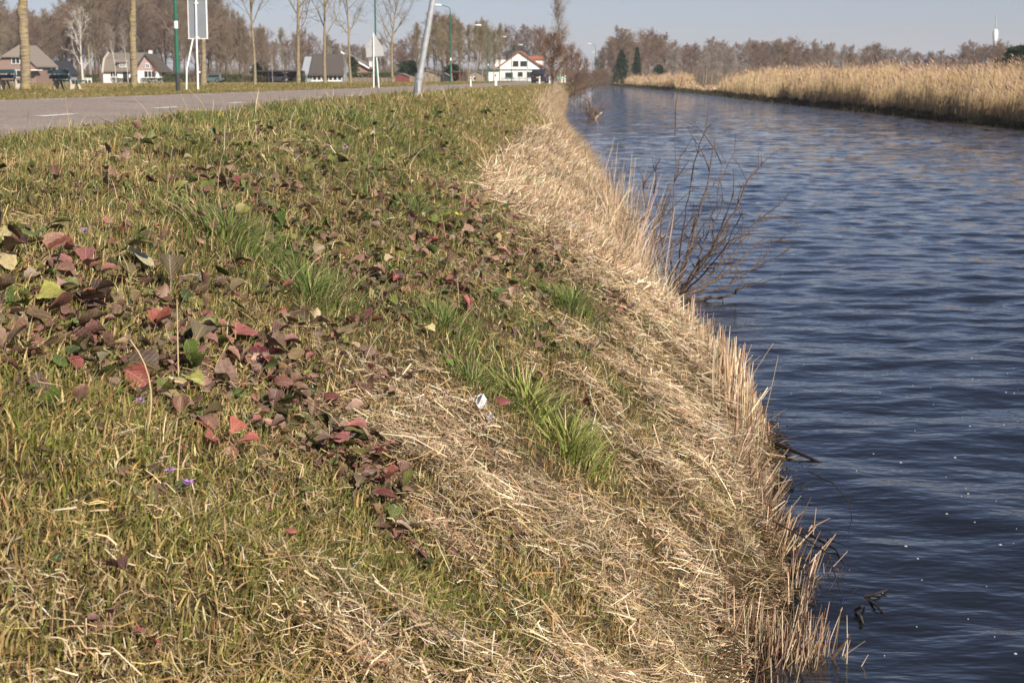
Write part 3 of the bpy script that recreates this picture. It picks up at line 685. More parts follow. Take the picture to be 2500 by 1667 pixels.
def rosette_leaves(LB, X, Y, nl, size, red, grn, up=.6):
    """leaves springing from rosette centres X, Y"""
    N = len(X); i = np.repeat(np.arange(N), nl); n = len(i); Z = ground_z(X, Y)
    yaw = rng.random(n)*6.28; el = np.clip(rng.normal(up*.75, .35, n), .02, 1.4); sz = size[i]*(.40+.80*rng.random(n))
    root = np.stack([X[i], Y[i], Z[i]], 1); out = np.stack([-np.sin(yaw)*np.cos(el), np.cos(yaw)*np.cos(el), np.sin(el)], 1)
    stalk = sz*(.4+.7*rng.random(n)); tip = root+out*stalk[:, None]; tip[:, 2] += .008
    pt = rng.random(n); r_, g_ = red[i], grn[i]
    col = np.where((pt < r_*.15)[:, None], pal(REDS, [2, 2, 1], n, .2), np.where((pt < r_)[:, None], pal(PURP, [3, 3, 1.6, 2.2, 2], n, .22), np.where((pt < r_+g_)[:, None], pal(GRNS, [3, 3, 2, 1.5], n, .2), pal(BRNS, [3, 3, 2, .8], n, .2))))
    LB.stalks(root, tip+out*(sz*.08)[:, None], .0018+.02*sz, np.clip(col*1.25+.03, 0, .6))
    for k in range(3):
        m = (np.arange(n) % 3) == k
        LB.add(leaves(tip[m], sz[m], yaw[m], el[m]*.7-.25+rng.normal(0, .3, m.sum()), rng.normal(0, .45, m.sum()), rng.normal(.35, .5, m.sum()), rng.normal(.4, .5, m.sum()), k, col[m]))
LB = LeafBag()
for px, py, rx, ry, nr, s_, rd, gr in PATCH:
    x0, y0 = hit(px, py); nr = int(nr*(1.0 if px < 480 and py > 560 else (1.3 if py > 600 else 1.3)))
    X = x0+rng.normal(0, .8, nr)*rx; Y = y0+rng.normal(0, .8, nr)*ry
    k = (X < x_left(Y)-.1); X, Y = X[k], Y[k]
    rosette_leaves(LB, X, Y, rng.integers(3, 8, len(X)), np.full(len(X), s_)*(.36+.64*rng.random(len(X))**1.3), np.full(len(X), rd), np.full(len(X), gr))
# stray plants everywhere on the upper bank
n = 620; X, Y = scatter(n, 1.6, 26, lambda Y: np.maximum(crest_x(Y)-.2, -.385*Y-.5), lambda Y: x_left(Y)-.5, 1.0)
k = green_share(X, Y) > .4; X, Y = X[k], Y[k]
rosette_leaves(LB, X, Y, rng.integers(2, 6, len(X)), .018+.03*rng.random(len(X))*np.clip(Y/7, .6, 1.5), np.full(len(X), .35), np.full(len(X), .35), .4)
tag(LB.build("leafy_ground_cover"), "low purple, brown and green broad leaves spreading through the grass", kind='stuff')

# the leaf plants that stand out one by one
def plant(name, px, py, n, size, colr, label, cat, up=.6, spread=.03, group=None, kinds=(0, 1, 2)):
    x0, y0 = hit(px, py); L = LeafBag()
    yaw = np.linspace(0, 6.28, n, endpoint=False)+rng.normal(0, .35, n); el = np.clip(rng.normal(up, .25, n), .1, 1.3)
    sz = size*.84*(.7+.45*rng.random(n)); z0 = gz(x0, y0)
    root = np.tile([x0, y0, z0], (n, 1))+rng.normal(0, spread*.3, (n, 3))*[1, 1, 0]
    out = np.stack([-np.sin(yaw)*np.cos(el), np.cos(yaw)*np.cos(el), np.sin(el)], 1); tip = root+out*(sz*.7)[:, None]; tip[:, 2] += .02
    L.stalks(root, tip+out*(sz*.08)[:, None], np.full(n, .003), np.tile(np.array(colr[0])*1.3, (n, 1)))
    col = pal(colr, [1]*len(colr), n, .15)
    for k in range(n):
        L.add(leaves(tip[k:k+1], sz[k:k+1], yaw[k:k+1], np.array([el[k]*.6-.1]), rng.normal(0, .3, 1), np.array([.3]), np.array([.25]), kinds[k % len(kinds)], col[k:k+1]))
    o = L.build(name); tag(o, label, cat, group); return o
G = "broad-leaved plants that stand out from the turf"
plant("leafy_plant", 185, 790, 6, .095, PURP[:3], "largest round purple-brown leaf cluster low on the far left bank", "plant", .5, group=G, kinds=(0, 1))
plant("leafy_plant", 215, 700, 4, .075, [(.27, .11, .10), (.2, .08, .08)], "pinkish fan-shaped leaves just above the largest purple leaf cluster", "plant", .9, group=G, kinds=(1, 0))
plant("leafy_plant", 95, 600, 5, .075, [(.10, .13, .028), (.15, .17, .04)], "green broad leaves at the top edge of the purple patch, far left", "plant", .6, group=G, kinds=(0, 1))
plant("leafy_plant", 270, 640, 4, .085, [(.12, .12, .035), (.16, .12, .05)], "olive leaves arching beside the single pale dead leaf", "plant", .7, group=G, kinds=(1,))
plant("leafy_plant", 885, 815, 6, .052, [(.13, .035, .045), (.18, .05, .05)], "dark red crumpled leafy plant at the right tip of the purple patch", "plant", .8, group=G, kinds=(0, 2))
plant("leafy_plant", 640, 905, 5, .06, [(.10, .022, .032), (.30, .07, .07)], "deep crimson curled leaves amid the middle purple patch", "plant", .5, group=G, kinds=(0, 1))
plant("leafy_plant", 800, 1085, 7, .062, [(.17, .11, .10), (.36, .13, .12), (.12, .10, .05)], "purple-grey toothed leaves at the lower end of the leaf patch", "plant", .5, group=G, kinds=(2, 1))
plant("leafy_plant", 545, 1110, 4, .05, [(.33, .10, .08), (.28, .09, .08)], "small red pointed leaves left of the purple-grey toothed leaves", "plant", .8, group=G, kinds=(2,))
plant("leafy_plant", 250, 1555, 3, .032, [(.28, .14, .15)], "upright pink veined leaf in the bottom left turf", "plant", 1.1, group=G, kinds=(1, 0))
plant("leafy_plant", 370, 1605, 3, .034, [(.36, .12, .12)], "red-pink round leaf lying right of the upright pink one", "plant", .5, group=G, kinds=(0,))
plant("leafy_plant", 1135, 510, 6, .07, [(.36, .13, .09), (.30, .10, .08)], "orange-red leaves above the yellow flower in the upper leaf band", "plant", .6, group=G, kinds=(0, 1))
plant("leafy_plant", 1420, 865, 8, .05, [(.08, .12, .025), (.14, .16, .04), (.16, .09, .06)], "isolated green leafy plant low on the straw slope", "plant", .4, group=G, kinds=(2, 1))
plant("leafy_plant", 1500, 735, 6, .06, [(.12, .06, .055), (.07, .035, .035)], "dark brown leaf cluster nearest the bare shrub", "plant", .7, group=G, kinds=(0, 1))
plant("leafy_plant", 1060, 300, 8, .10, [(.07, .11, .022), (.11, .15, .03)], "dark green broad leaves on the crest below the leaning post", "plant", .7, group=G, kinds=(1, 2))

# pale dead leaf, litter, flowers
x0, y0 = hit(312, 655); L = LeafBag()
L.add(leaves(np.array([[x0, y0, gz(x0, y0)+.05]]), np.array([.085]), np.array([-1.2]), np.array([-.5]), np.array([.3]), np.array([.2]), np.array([.2]), 1, np.array([[.48, .43, .28]])))
L.stalks(np.array([[x0-.05, y0-.02, gz(x0-.05, y0-.02)]]), np.array([[x0, y0, gz(x0, y0)+.05]]), np.array([.003]), np.array([[.5, .4, .2]]))
tag(L.build("dead_leaf"), "single pale cream dead leaf lying among olive leaves", "leaf")
def crumple(name, px, py, s_, label):
    x0, y0 = hit(px, py); z0 = gz(x0, y0)+.035; n = 7; V = []; Q = []
    for i in range(n):
        for j in range(n): V.append((x0+(i/(n-1)-.5)*s_+random.gauss(0, s_*.04), y0+(j/(n-1)-.5)*s_*.8+random.gauss(0, s_*.04), z0+random.random()*s_*.4+s_*.35*math.sin(i*1.1+j*.6)))
    for i in range(n-1):
        for j in range(n-1): Q.append((i*n+j, (i+1)*n+j, (i+1)*n+j+1, i*n+j+1))
    tag(np_mesh(name, V, quads=Q, mat=M_paper), label, "litter", "white paper scraps on the straw")
M_paper = mat("white_tissue", (.66, .66, .64), .7, var=.08)
crumple("paper_scrap", 1166, 1017, .055, "larger crumpled white paper scrap lying on the straw")
crumple("paper_scrap", 1193, 1050, .03, "smaller white paper scrap just below the larger one")
M_stem = mat("flower_stem", (.11, .15, .04), .6)
def flower(name, px, py, hgt, rad, npet, m, label, cat, group=None):
    x0, y0 = hit(px, py); z0 = gz(x0, y0); e = empty(name, (x0, y0, z0)); tag(e, label, cat, group)
    MB().tube([(0, 0, 0), (.006, .004, hgt*.6), (.004, 0, hgt)], .0016, 5).build("stem", M_stem, e, True)
    b = MB()
    for i in range(npet):
        a = 6.28*i/npet+random.random()*.5; zz = hgt+random.random()*rad*.9
        c = (.004+math.cos(a)*rad*.6, math.sin(a)*rad*.6, zz); d = rad*.5
        b.add([(c[0]-d*math.sin(a)*.6, c[1]+d*math.cos(a)*.6, zz), (c[0]+d*math.cos(a), c[1]+d*math.sin(a), zz+d*.5), (c[0]+d*math.sin(a)*.6, c[1]-d*math.cos(a)*.6, zz), (.004, 0, zz-d*.4), (c[0], c[1], zz+d*.5)],
              [(0, 4, 1), (1, 4, 2), (2, 4, 3), (3, 4, 0)])
    b.build("blossom", m, e)
    return e
M_pur = mat("purple_petal", (.42, .20, .55), .6); M_yel = mat("yellow_petal", (.58, .44, .05), .6)
for px, py, lb in ((340, 1035, "purple nettle flower beside the tall dry stem, upper of the left cluster"), (412, 1210, "purple nettle flower left of its smaller twin in the lower left grass"), (458, 1240, "smaller purple nettle flower right of its twin in the lower left grass"),
                   (205, 620, "purple flower tip among the leaves at the far left"), (842, 390, "small purple flower in the upper bank grass")):
    flower("nettle_flower", px, py, .045 if py > 700 else .06, .010 if py > 500 else .018, 9, M_pur, lb, "flower", "purple dead-nettle flowers")
for px, py, lb, hh in ((1118, 560, "bright yellow flower in the upper leaf band", .06), (540, 395, "yellow-tipped upright herb on the upper left bank", .2), (1240, 290, "yellow flower on the far bank slope beyond the lamp post", .1), (940, 370, "faint yellow flower among green leaves near the crest", .08)):
    flower("yellow_flower", px, py, hh, .015 if px != 1118 else .02, 9, M_yel, lb, "flower", "yellow flowers on the bank")

# tall single dry stalks in the foreground
def stalk(px, py, tpx, tpy, D2=None, bend=.04, label="", w=.0022):
    x0, y0 = hit(px, py); D2 = D2 or y0; z0 = gz(x0, y0)
    # the tip, at about the same distance as the foot
    d = ray_dir(tpx, tpy); s = D2/d[1]; tip = np.array([0, 0, EYE])+d*s
    p0 = np.array([x0, y0, z0]); m_ = (p0+tip)/2+np.array([bend, 0, .02])
    pts = [p0*(1-t)**2+2*t*(1-t)*m_+tip*t*t for t in np.linspace(0, 1, 8)]
    o = MB().tube(pts, [w*(1-.45*t) for t in np.linspace(0, 1, 8)], 6).build("dry_stalk", M_stalk, None, True); tag(o, label, "stalk", "single dry stalks")
M_stalk = mat("dry_stalk_skin", (.52, .38, .22), .7, scale=30)
stalk(436, 940, 432, 730, None, .0, "straight dry stalk beside the thin red leaf, rising from the middle leaf patch")
stalk(357, 1065, 318, 830, None, .05, "kinked dry stalk beside the purple nettle flower")
stalk(432, 1200, 440, 1070, None, .0, "short dry stalk right of the lower nettle flowers")
stalk(1860, 1020, 1900, 868, None, .01, "single long cane leaning up from the reed stubble")
stalk(1800, 930, 1888, 838, None, .0, "pale cane slanting up out of the top of the stubble")

# ------------------------------------------------------------------ bare shrub over the water
def seg_mesh(name, segs, m, parent=None, n=5, tint=None):
    """segs: list of (p0, p1, r0, r1); frustums"""
    A = np.array([s[0] for s in segs]); B = np.array([s[1] for s in segs]); r0 = np.array([s[2] for s in segs]); r1 = np.array([s[3] for s in segs])
    d = B-A; L = np.linalg.norm(d, axis=1, keepdims=True)+1e-9; d = d/L
    ref = np.where(np.abs(d[:, 2:3]) < .9, np.array([[0, 0, 1.]]), np.array([[1., 0, 0]])); a = np.cross(d, ref); a /= np.linalg.norm(a, axis=1, keepdims=True); b = np.cross(d, a)
    N = len(A); V = np.zeros((N, 2*n, 3))
    for k in range(n):
        t = 2*math.pi*k/n; o = a*math.cos(t)+b*math.sin(t)
        V[:, k] = A+o*r0[:, None]; V[:, n+k] = B+o*r1[:, None]+d*(r1*.3)[:, None]
    off = (np.arange(N)*2*n)[:, None]
    q = np.concatenate([off+np.array([[k, (k+1) % n, n+(k+1) % n, n+k]]) for k in range(n)])
    col = None if tint is None else np.repeat(tint, 2*n, 0)
    return np_mesh(name, V.reshape(-1, 3), quads=q, mat=m, parent=parent, smooth=True, col=col)
def wander(r, p, d, L, r0, r1, n, jit, trop, segs):
    """a wavering branch; returns its points"""
    pts = [np.array(p, float)]; d = np.array(d, float); d /= np.linalg.norm(d)
    for i in range(n):
        d = d+r.normal(0, jit, 3)+np.array([0, 0, trop]); d /= np.linalg.norm(d)
        q = pts[-1]+d*L/n; a = r0+(r1-r0)*i/n; b = r0+(r1-r0)*(i+1)/n
        segs.append((pts[-1], q, a, b)); pts.append(q)
    return pts
M_barkdark = mat("shrub_bark", (.14, .095, .075), .85, c2=(.06, .042, .032), scale=40, bump=.002)
r = np.random.default_rng(21)
base = np.array([.66, 14.2, -.02])
e = empty("bare_shrub", base); tag(e, "leafless dark shrub with curved stems leaning out over the water", "shrub")
main = [((1640, 715), (1740, 356), .6), ((1650, 715), (1830, 420), .2), ((1645, 712), (1600, 470), -.3), ((1660, 720), (1845, 590), .5), ((1655, 722), (1790, 470), -.5), ((1640, 705), (1560, 400), .3), ((1660, 724), (1850, 640), .1), ((1668, 722), (1760, 400), .9), ((1655, 715), (1700, 520), -.2), ((1648, 712), (1690, 400), -.7), ((1662, 722), (1870, 500), .4), ((1640, 716), (1650, 330), .8), ((1652, 720), (1800, 540), -.8), ((1662, 724), (1830, 690), -.3)]
stem, twig = [], []
for (b0, t0, dy) in main:
    p0 = np.array(at(b0[0], 14.2, b0[1]))-base; p1 = np.array(at(t0[0], 14.2+dy, t0[1]))-base
    ctrl = p0+(p1-p0)*.45+np.array([.10 if t0[0] > 1700 else .0, 0, -.10]); n = 12; prev = p0; rr = .020 if t0[0] in (1740, 1830, 1845) else .011
    for i in range(1, n+1):
        t = i/n; q = p0*(1-t)**2+2*t*(1-t)*ctrl+p1*t*t+r.normal(0, .008, 3)
        stem.append((prev, q, rr*(1-.75*(t-1/n)), rr*(1-.75*t)))
        if i > 2 and r.random() < .48:
            d = (q-prev)/np.linalg.norm(q-prev)+r.normal(0, .6, 3)+[.25, 0, 0]
            pts = wander(r, q, d, .15+.45*r.random(), .0070, .0025, 6, .16, .05, twig)
            for _ in range(2):
                k = r.integers(1, 6); wander(r, pts[k], (pts[k]-pts[k-1])/.05+r.normal(0, .7, 3), .08+.2*r.random(), .004, .0018, 4, .2, .05, twig)
        prev = q
seg_mesh("trunk", stem, M_barkdark, e, 7); seg_mesh("twigs", twig, M_barkdark, e, 4)

def small_bare(name, px, D, hgt, spread, nst, seed, label, cat, col=(.17, .115, .085), log=False, z=None, lean=0.0, tw=5, r0=.02):
    r = np.random.default_rng(seed); b = at(px, D, None, z if z is not None else gz((px-1465)/F*D, D)); e = empty(name, b); tag(e, label, cat)
    s1, s2 = [], []
    for i in range(nst):
        a = r.random()*6.28; d = np.array([math.cos(a)*spread+lean, math.sin(a)*spread, 1.0])
        pts = wander(r, r.normal(0, .08*spread*hgt, 3)*[1, 1, 0], d, hgt*(.6+.45*r.random()), r0, r0*.25, 8, .10, .02, s1)
        for _ in range(tw):
            k = r.integers(2, 8); q = wander(r, pts[k], (pts[k]-pts[k-1])*6+r.normal(0, .55, 3), hgt*(.2+.25*r.random()), r0*.4, r0*.12, 5, .18, .04, s2)
            for _ in range(2):
                k2 = r.integers(1, 5); wander(r, q[k2], (q[k2]-q[k2-1])*6+r.normal(0, .6, 3), hgt*.16, r0*.25, r0*.1, 3, .2, .03, s2)
    m = mat(name+"_bark", col, .9, scale=20); seg_mesh("stems", s1, m, e, 5); seg_mesh("twigs", s2, m, e, 4)
    return e
e = small_bare("water_shrub", 1445, 78, 1.25, .75, 16, 31, "small leafless shrub standing in the water off the near bank", "shrub", (.22, .15, .11), z=-.05, lean=.1, r0=.028)
o = MB().tube([(at(1452, 78)[0], 78, .0), (at(1462, 78)[0], 78.1, .18), (at(1470, 78)[0], 78.2, .30)], [.07, .06, .03], 8).build("broken_log", mat("pale_wood", (.55, .42, .3), .8), None, True)
tag(o, "pale broken log sticking up beside the small water shrub", "log")

# floating and half-sunk sticks by the near bank
M_wet = mat("wet_wood", (.035, .022, .015), .35, spec=.5, scale=25)
def wstick(pts, rad, label):
    P = []
    for px, py, z in pts:
        d = ray_dir(px, py); s = (z-EYE)/d[2]; P.append(np.array([0, 0, EYE])+d*s)
    tag(MB().tube(P, rad, 6).build("stick", M_wet, None, True), label, "stick", "dark sticks in the water")
wstick([(1880, 1075, .03), (1960, 1110, .02), (2030, 1142, -.01)], [.012, .009, .005], "long dark stick lying out into the water from the bend")
wstick([(1885, 1270, .12), (1960, 1310, .14), (2020, 1350, .12), (2055, 1450, .02)], [.004, .003, .003, .002], "thin arched stem dipping into the water, lower of the two arcs")
wstick([(1975, 1150, .10), (2035, 1180, .12), (2070, 1220, .1), (2080, 1265, .0)], [.004, .003, .003, .002], "thin arched stem dipping into the water, upper of the two arcs")
wstick([(2020, 1315, .01), (2100, 1345, .005), (2200, 1385, 0)], [.004, .003, .002], "long thin stem floating out to the right")
wstick([(1970, 1300, .03), (2040, 1340, .02), (2070, 1390, .0)], [.008, .005, .003], "branched dark stick beside the stubble")
wstick([(2110, 1455, .01), (2135, 1450, .02), (2165, 1440, .01)], [.005, .006, .004], "short dark stick floating, upper piece right of the stubble")
wstick([(2112, 1458, .005), (2140, 1478, .02), (2160, 1500, .005)], [.004, .004, .004], "bent dark stick floating just below the short one")
wstick([(2088, 1490, .01), (2100, 1482, .03), (2110, 1478, .01)], [.006, .006, .004], "stubby dark stick floating nearest the stubble")
wstick([(2092, 1495, .0), (2102, 1505, .02), (2108, 1522, .0)], [.005, .006, .003], "dark fork end floating under the stubby stick")
# foam bubbles
V = []; Tt = []
fr = np.random.default_rng(5)
for k in range(105):
    Y = 4.6+fr.random()**1.1*6.5; X = x_left(Y)+.35+fr.random()*2.6
    if fr.random() < .5: X = x_left(Y)+.6+.25*(Y-4.6)+fr.normal(0, .3)
    z = float(water_z(np.array([X]), np.array([Y]))[0])+.003; rad = .0025+.0055*fr.random()**2; b0 = len(V)
    V.append((X, Y, z+rad*.5)); V += [(X+rad*math.cos(a), Y+rad*math.sin(a), z-.001) for a in np.linspace(0, 6.28, 8, endpoint=False)]
    Tt += [(b0, b0+1+i, b0+1+(i+1) % 8) for i in range(8)]
tag(np_mesh("foam_bubbles", V, tris=Tt, mat=mat("foam", (.5, .51, .53), .3), smooth=True), "tiny white foam bubbles drifting on the near water", kind='stuff')

# ------------------------------------------------------------------ reed bed on the far bank
reed = Bag()
def reeds(n, y0, y1, depth, hfun, p=1.0):
    Yg = np.linspace(y0, y1, 2000); cdf = np.cumsum(1/Yg**p); cdf /= cdf[-1]
    Y = np.interp(rng.random(n), cdf, Yg); dd = rng.random(n)**1.35*depth; dd = np.where(Y > 232, dd*.35, dd); X = x_right(Y)+.35+dd+.4*vnoise(Y*.6, Y*0)
    h = hfun(Y)*(.58+.5*rng.random(n))*(.55+.85*fbm(X*.5, Y*.13)*(.7+.6*fbm(Y*.5, X*.9))); h *= np.clip(.66+dd*.3, 0, 1)
    Z = ground_z(X, Y)-.05; w = (.010+.010*rng.random(n))*np.clip(Y/90, .8, 2.6)
    low = rng.random(n) < .35; h = np.where(low, h*.5, h)
    col = pal([(.50, .355, .19), (.60, .45, .26), (.40, .275, .14), (.27, .18, .10)], [4, 3, 3, 1.2], n, .14)
    yaw = rng.normal(.2, .8, n)
    reed.add(ribbons(np.stack([X, Y, Z], 1), h, w, yaw, .04+.22*rng.random(n), 4, col, col*.85, twist=rng.normal(0, .7, n), taper=.5, droop=.2))
    # feathery plumes
    k = (rng.random(n) < .12) & ~low; m = k.sum(); ly = .04+.22*.5
    tip = np.stack([X[k]+np.cos(yaw[k])*ly*h[k], Y[k]+np.sin(yaw[k])*ly*h[k], Z[k]+h[k]*.97], 1)
    reed.add(ribbons(tip, .18+.14*rng.random(m), w[k]*2.3, rng.normal(2.9, .8, m), .5+.8*rng.random(m), 3, pal([(.34, .215, .15), (.42, .28, .2), (.25, .155, .11)], [3, 2, 2], m), twist=rng.normal(0, .6, m), taper=.4))
rh = lambda Y: I(Y, [50, 61, 75, 100, 150, 183, 190, 232, 242, 262, 310, 320, 335, 450], [2.2, 2.1, 2.1, 2.15, 2.5, 2.6, .5, .5, 2.3, 2.3, 2.2, .8, 2.0, 2.4])
reeds(78000, 50, 130, 5.5, rh, 1.3); reeds(42000, 130, 440, 8, rh, 1.2)
tag(reed.build("reed_bed", M_straw), "tall golden reeds massed along the far bank", kind='stuff')
eb = Bag(); n = 26000
Y = 50+rng.random(n)**1.4*320; X = x_right(Y)+rng.normal(.12, .16, n)*np.clip(Y/60, 1, 2)
h = (.06+.17*rng.random(n))*(.4+1.2*fbm(Y*.6, Y*0, 2))*np.clip(Y/100, .8, 1.6)
eb.add(ribbons(np.stack([X, Y, np.maximum(ground_z(X, Y), 0)-.02], 1), h, .02*np.clip(Y/60, 1, 3)*(.5+rng.random(n)), rng.random(n)*6.28, .5*rng.random(n), 2, pal([(.035, .030, .014), (.06, .052, .022), (.10, .075, .035)], [3, 3, 1.2], n), twist=rng.normal(0, .8, n)))
tag(eb.build("bank_edge_growth", M_blade), "dark sedge and roots overhanging the far waterline", kind='stuff')

# ------------------------------------------------------------------ trees
def tree_mesh(seed, H, r0, crown0, n1, spread, ratio, n2, n3, n4=0, twig=.012, trop=.05, wob=.05, top=1.0, lens=(.45, .4, .5)):
    """returns (trunk segs, crown segs) of a leafless tree of height H"""
    r = np.random.default_rng(seed); T, Cn = [], []
    N = 14; pts = [np.zeros(3)]; d = np.array([r.normal(0, .02), r.normal(0, .02), 1.0])
    for i in range(N):
        d = d+r.normal(0, wob, 3)*[1, 1, 0]; d[:2] *= .9; d /= np.linalg.norm(d)
        q = pts[-1]+d*H*top/N; f = lambda t: r0*(1-t)**.8*(1+.35*math.exp(-t*30))+twig*.8
        (T if i < N*.82 else Cn).append((pts[-1], q, f(i/N), f((i+1)/N))); pts.append(q)
    P = np.array(pts)
    for i in range(n1):
        t = crown0+(1-crown0)*((i+r.random())/n1)**.9*.97; x = t*N; k = min(int(x), N-1); p = P[k]+(P[k+1]-P[k])*(x-k)
        a = i*2.4+r.normal(0, .4); sp = spread*(1.15-.55*t)+r.normal(0, .08)
        dd = np.array([math.cos(a)*math.sin(sp), math.sin(a)*math.sin(sp), math.cos(sp)])
        tt = (t-crown0)/(1-crown0); L1 = H*ratio*(.72+.5*math.sin(math.pi*min(1, tt*1.05))**.8-.38*tt**2)*(.7+.5*r.random()); rr = min(r0*(1-t)**.8*.5+twig, r0*.42)
        b1 = wander(r, p, dd, L1, rr, twig, 7, .10, trop, T if (t < crown0+.25*(1-crown0)) else Cn)
        for j in range(n2):
            k1 = r.integers(1, 7); b2 = wander(r, b1[k1], (b1[k1]-b1[k1-1])/L1*7+r.normal(0, .55, 3), L1*lens[0]*(.6+.6*r.random())*(1.15-k1*.08), max(rr*.4, twig*1.1), twig*.8, 5, .14, trop*.8, Cn)
            for l in range(n3):
                k2 = r.integers(1, 5); b3 = wander(r, b2[k2], (b2[k2]-b2[k2-1])/L1*12+r.normal(0, .6, 3), L1*lens[0]*lens[1]*(.6+.7*r.random()), twig*.8, twig*.5, 3, .16, trop*.6, Cn)
                for m_ in range(n4):
                    k3 = r.integers(1, 4); wander(r, b3[k3], (b3[k3]-b3[k3-1])/L1*20+r.normal(0, .6, 3), L1*lens[0]*lens[1]*lens[2]*(.6+.7*r.random()), twig*.6, twig*.35, 2, .15, trop*.4, Cn)
    return T, Cn
def bark(name, c, c2=None, scale=8): return mat(name, c, .9, c2=c2, scale=scale, bump=.004, detail=8, spec=.15)
def make_tree(name, args, mtrunk, mcrown, nt=7):
    T, Cn = tree_mesh(**args); e = empty(name, (0, 0, 0)); seg_mesh("trunk", T, mtrunk, e, nt); seg_mesh("crown", Cn, mcrown, e, 3); return e
class Kind:
    """a prototype tree: first use places it, later uses copy it"""
    def __init__(s, name, args, mt, mc, nt=6): s.name, s.args, s.mt, s.mc, s.nt, s.root, s.used = name, args, mt, mc, nt, None, False
    def place(s, loc, scale, rz, label, cat, group):
        if s.root is None: s.root = make_tree(s.name, s.args, s.mt, s.mc, s.nt); o = s.root
        else: o = copy_tree(s.root)
        o.location = loc; o.scale = scale if hasattr(scale, '__len__') else (scale,)*3; o.rotation_euler = (0, 0, rz)
        for k in ('group',):
            if k in o: del o[k]
        tag(o, label, cat, group); return o

# roadside row; the two nearest trunks carry knobs, lichen and burrs
def lichen_bark():
    m, nt, p = nodes_of("lichen_bark"); p.inputs["Roughness"].default_value = .95; p.inputs["Specular IOR Level"].default_value = .1
    tc = nt.nodes.new("ShaderNodeTexCoord")
    def N(sx, sz, s, det=6):
        mp = nt.nodes.new("ShaderNodeMapping"); mp.inputs["Scale"].default_value = (sx, sx, sz); nt.links.new(tc.outputs["Object"], mp.inputs["Vector"])
        n = nt.nodes.new("ShaderNodeTexNoise"); n.inputs["Scale"].default_value = s; n.inputs["Detail"].default_value = det; nt.links.new(mp.outputs[0], n.inputs["Vector"]); return n.outputs["Fac"]
    def RP(f, a, b, c0, c1):
        r = nt.nodes.new("ShaderNodeValToRGB"); r.color_ramp.elements[0].position = a; r.color_ramp.elements[1].position = b
        r.color_ramp.elements[0].color = (*c0, 1); r.color_ramp.elements[1].color = (*c1, 1); nt.links.new(f, r.inputs[0]); return r.outputs[0]
    bandn = N(.6, 5, 6); c1 = RP(bandn, .35, .65, (.15, .115, .075), (.30, .245, .165))
    lm = RP(N(1, .5, 3.5), .53, .62, (0, 0, 0), (1, 1, 1)); mx = nt.nodes.new("ShaderNodeMixRGB"); mx.inputs[2].default_value = (.30, .235, .075, 1)
    k = nt.nodes.new("ShaderNodeMath"); k.operation = 'MULTIPLY'; k.inputs[1].default_value = .55; nt.links.new(lm, k.inputs[0])
    nt.links.new(k.outputs[0], mx.inputs[0]); nt.links.new(c1, mx.inputs[1]); nt.links.new(mx.outputs[0], p.inputs["Base Color"])
    b = nt.nodes.new("ShaderNodeBump"); b.inputs["Distance"].default_value = .02; nt.links.new(bandn, b.inputs["Height"]); nt.links.new(b.outputs[0], p.inputs["Normal"])
    return m
M_lich = lichen_bark(); M_brc = bark("grey_olive_twigs", (.22, .175, .115))
row_lab = ["thickest roadside tree trunk with yellow lichen, in front of the far bench", "knobbly roadside trunk with yellow lichen, left of the first green lamp post", "roadside tree behind the large grey sign back",
  "slender leaning roadside tree right of the large sign", "roadside tree with upswept limbs, third trunk right of the large sign back", "roadside tree in front of the dark thatched roof with white windows",
  "slim roadside tree before the brick gable, left of the triangular sign", "roadside tree with rounded crown just right of the triangular sign"]
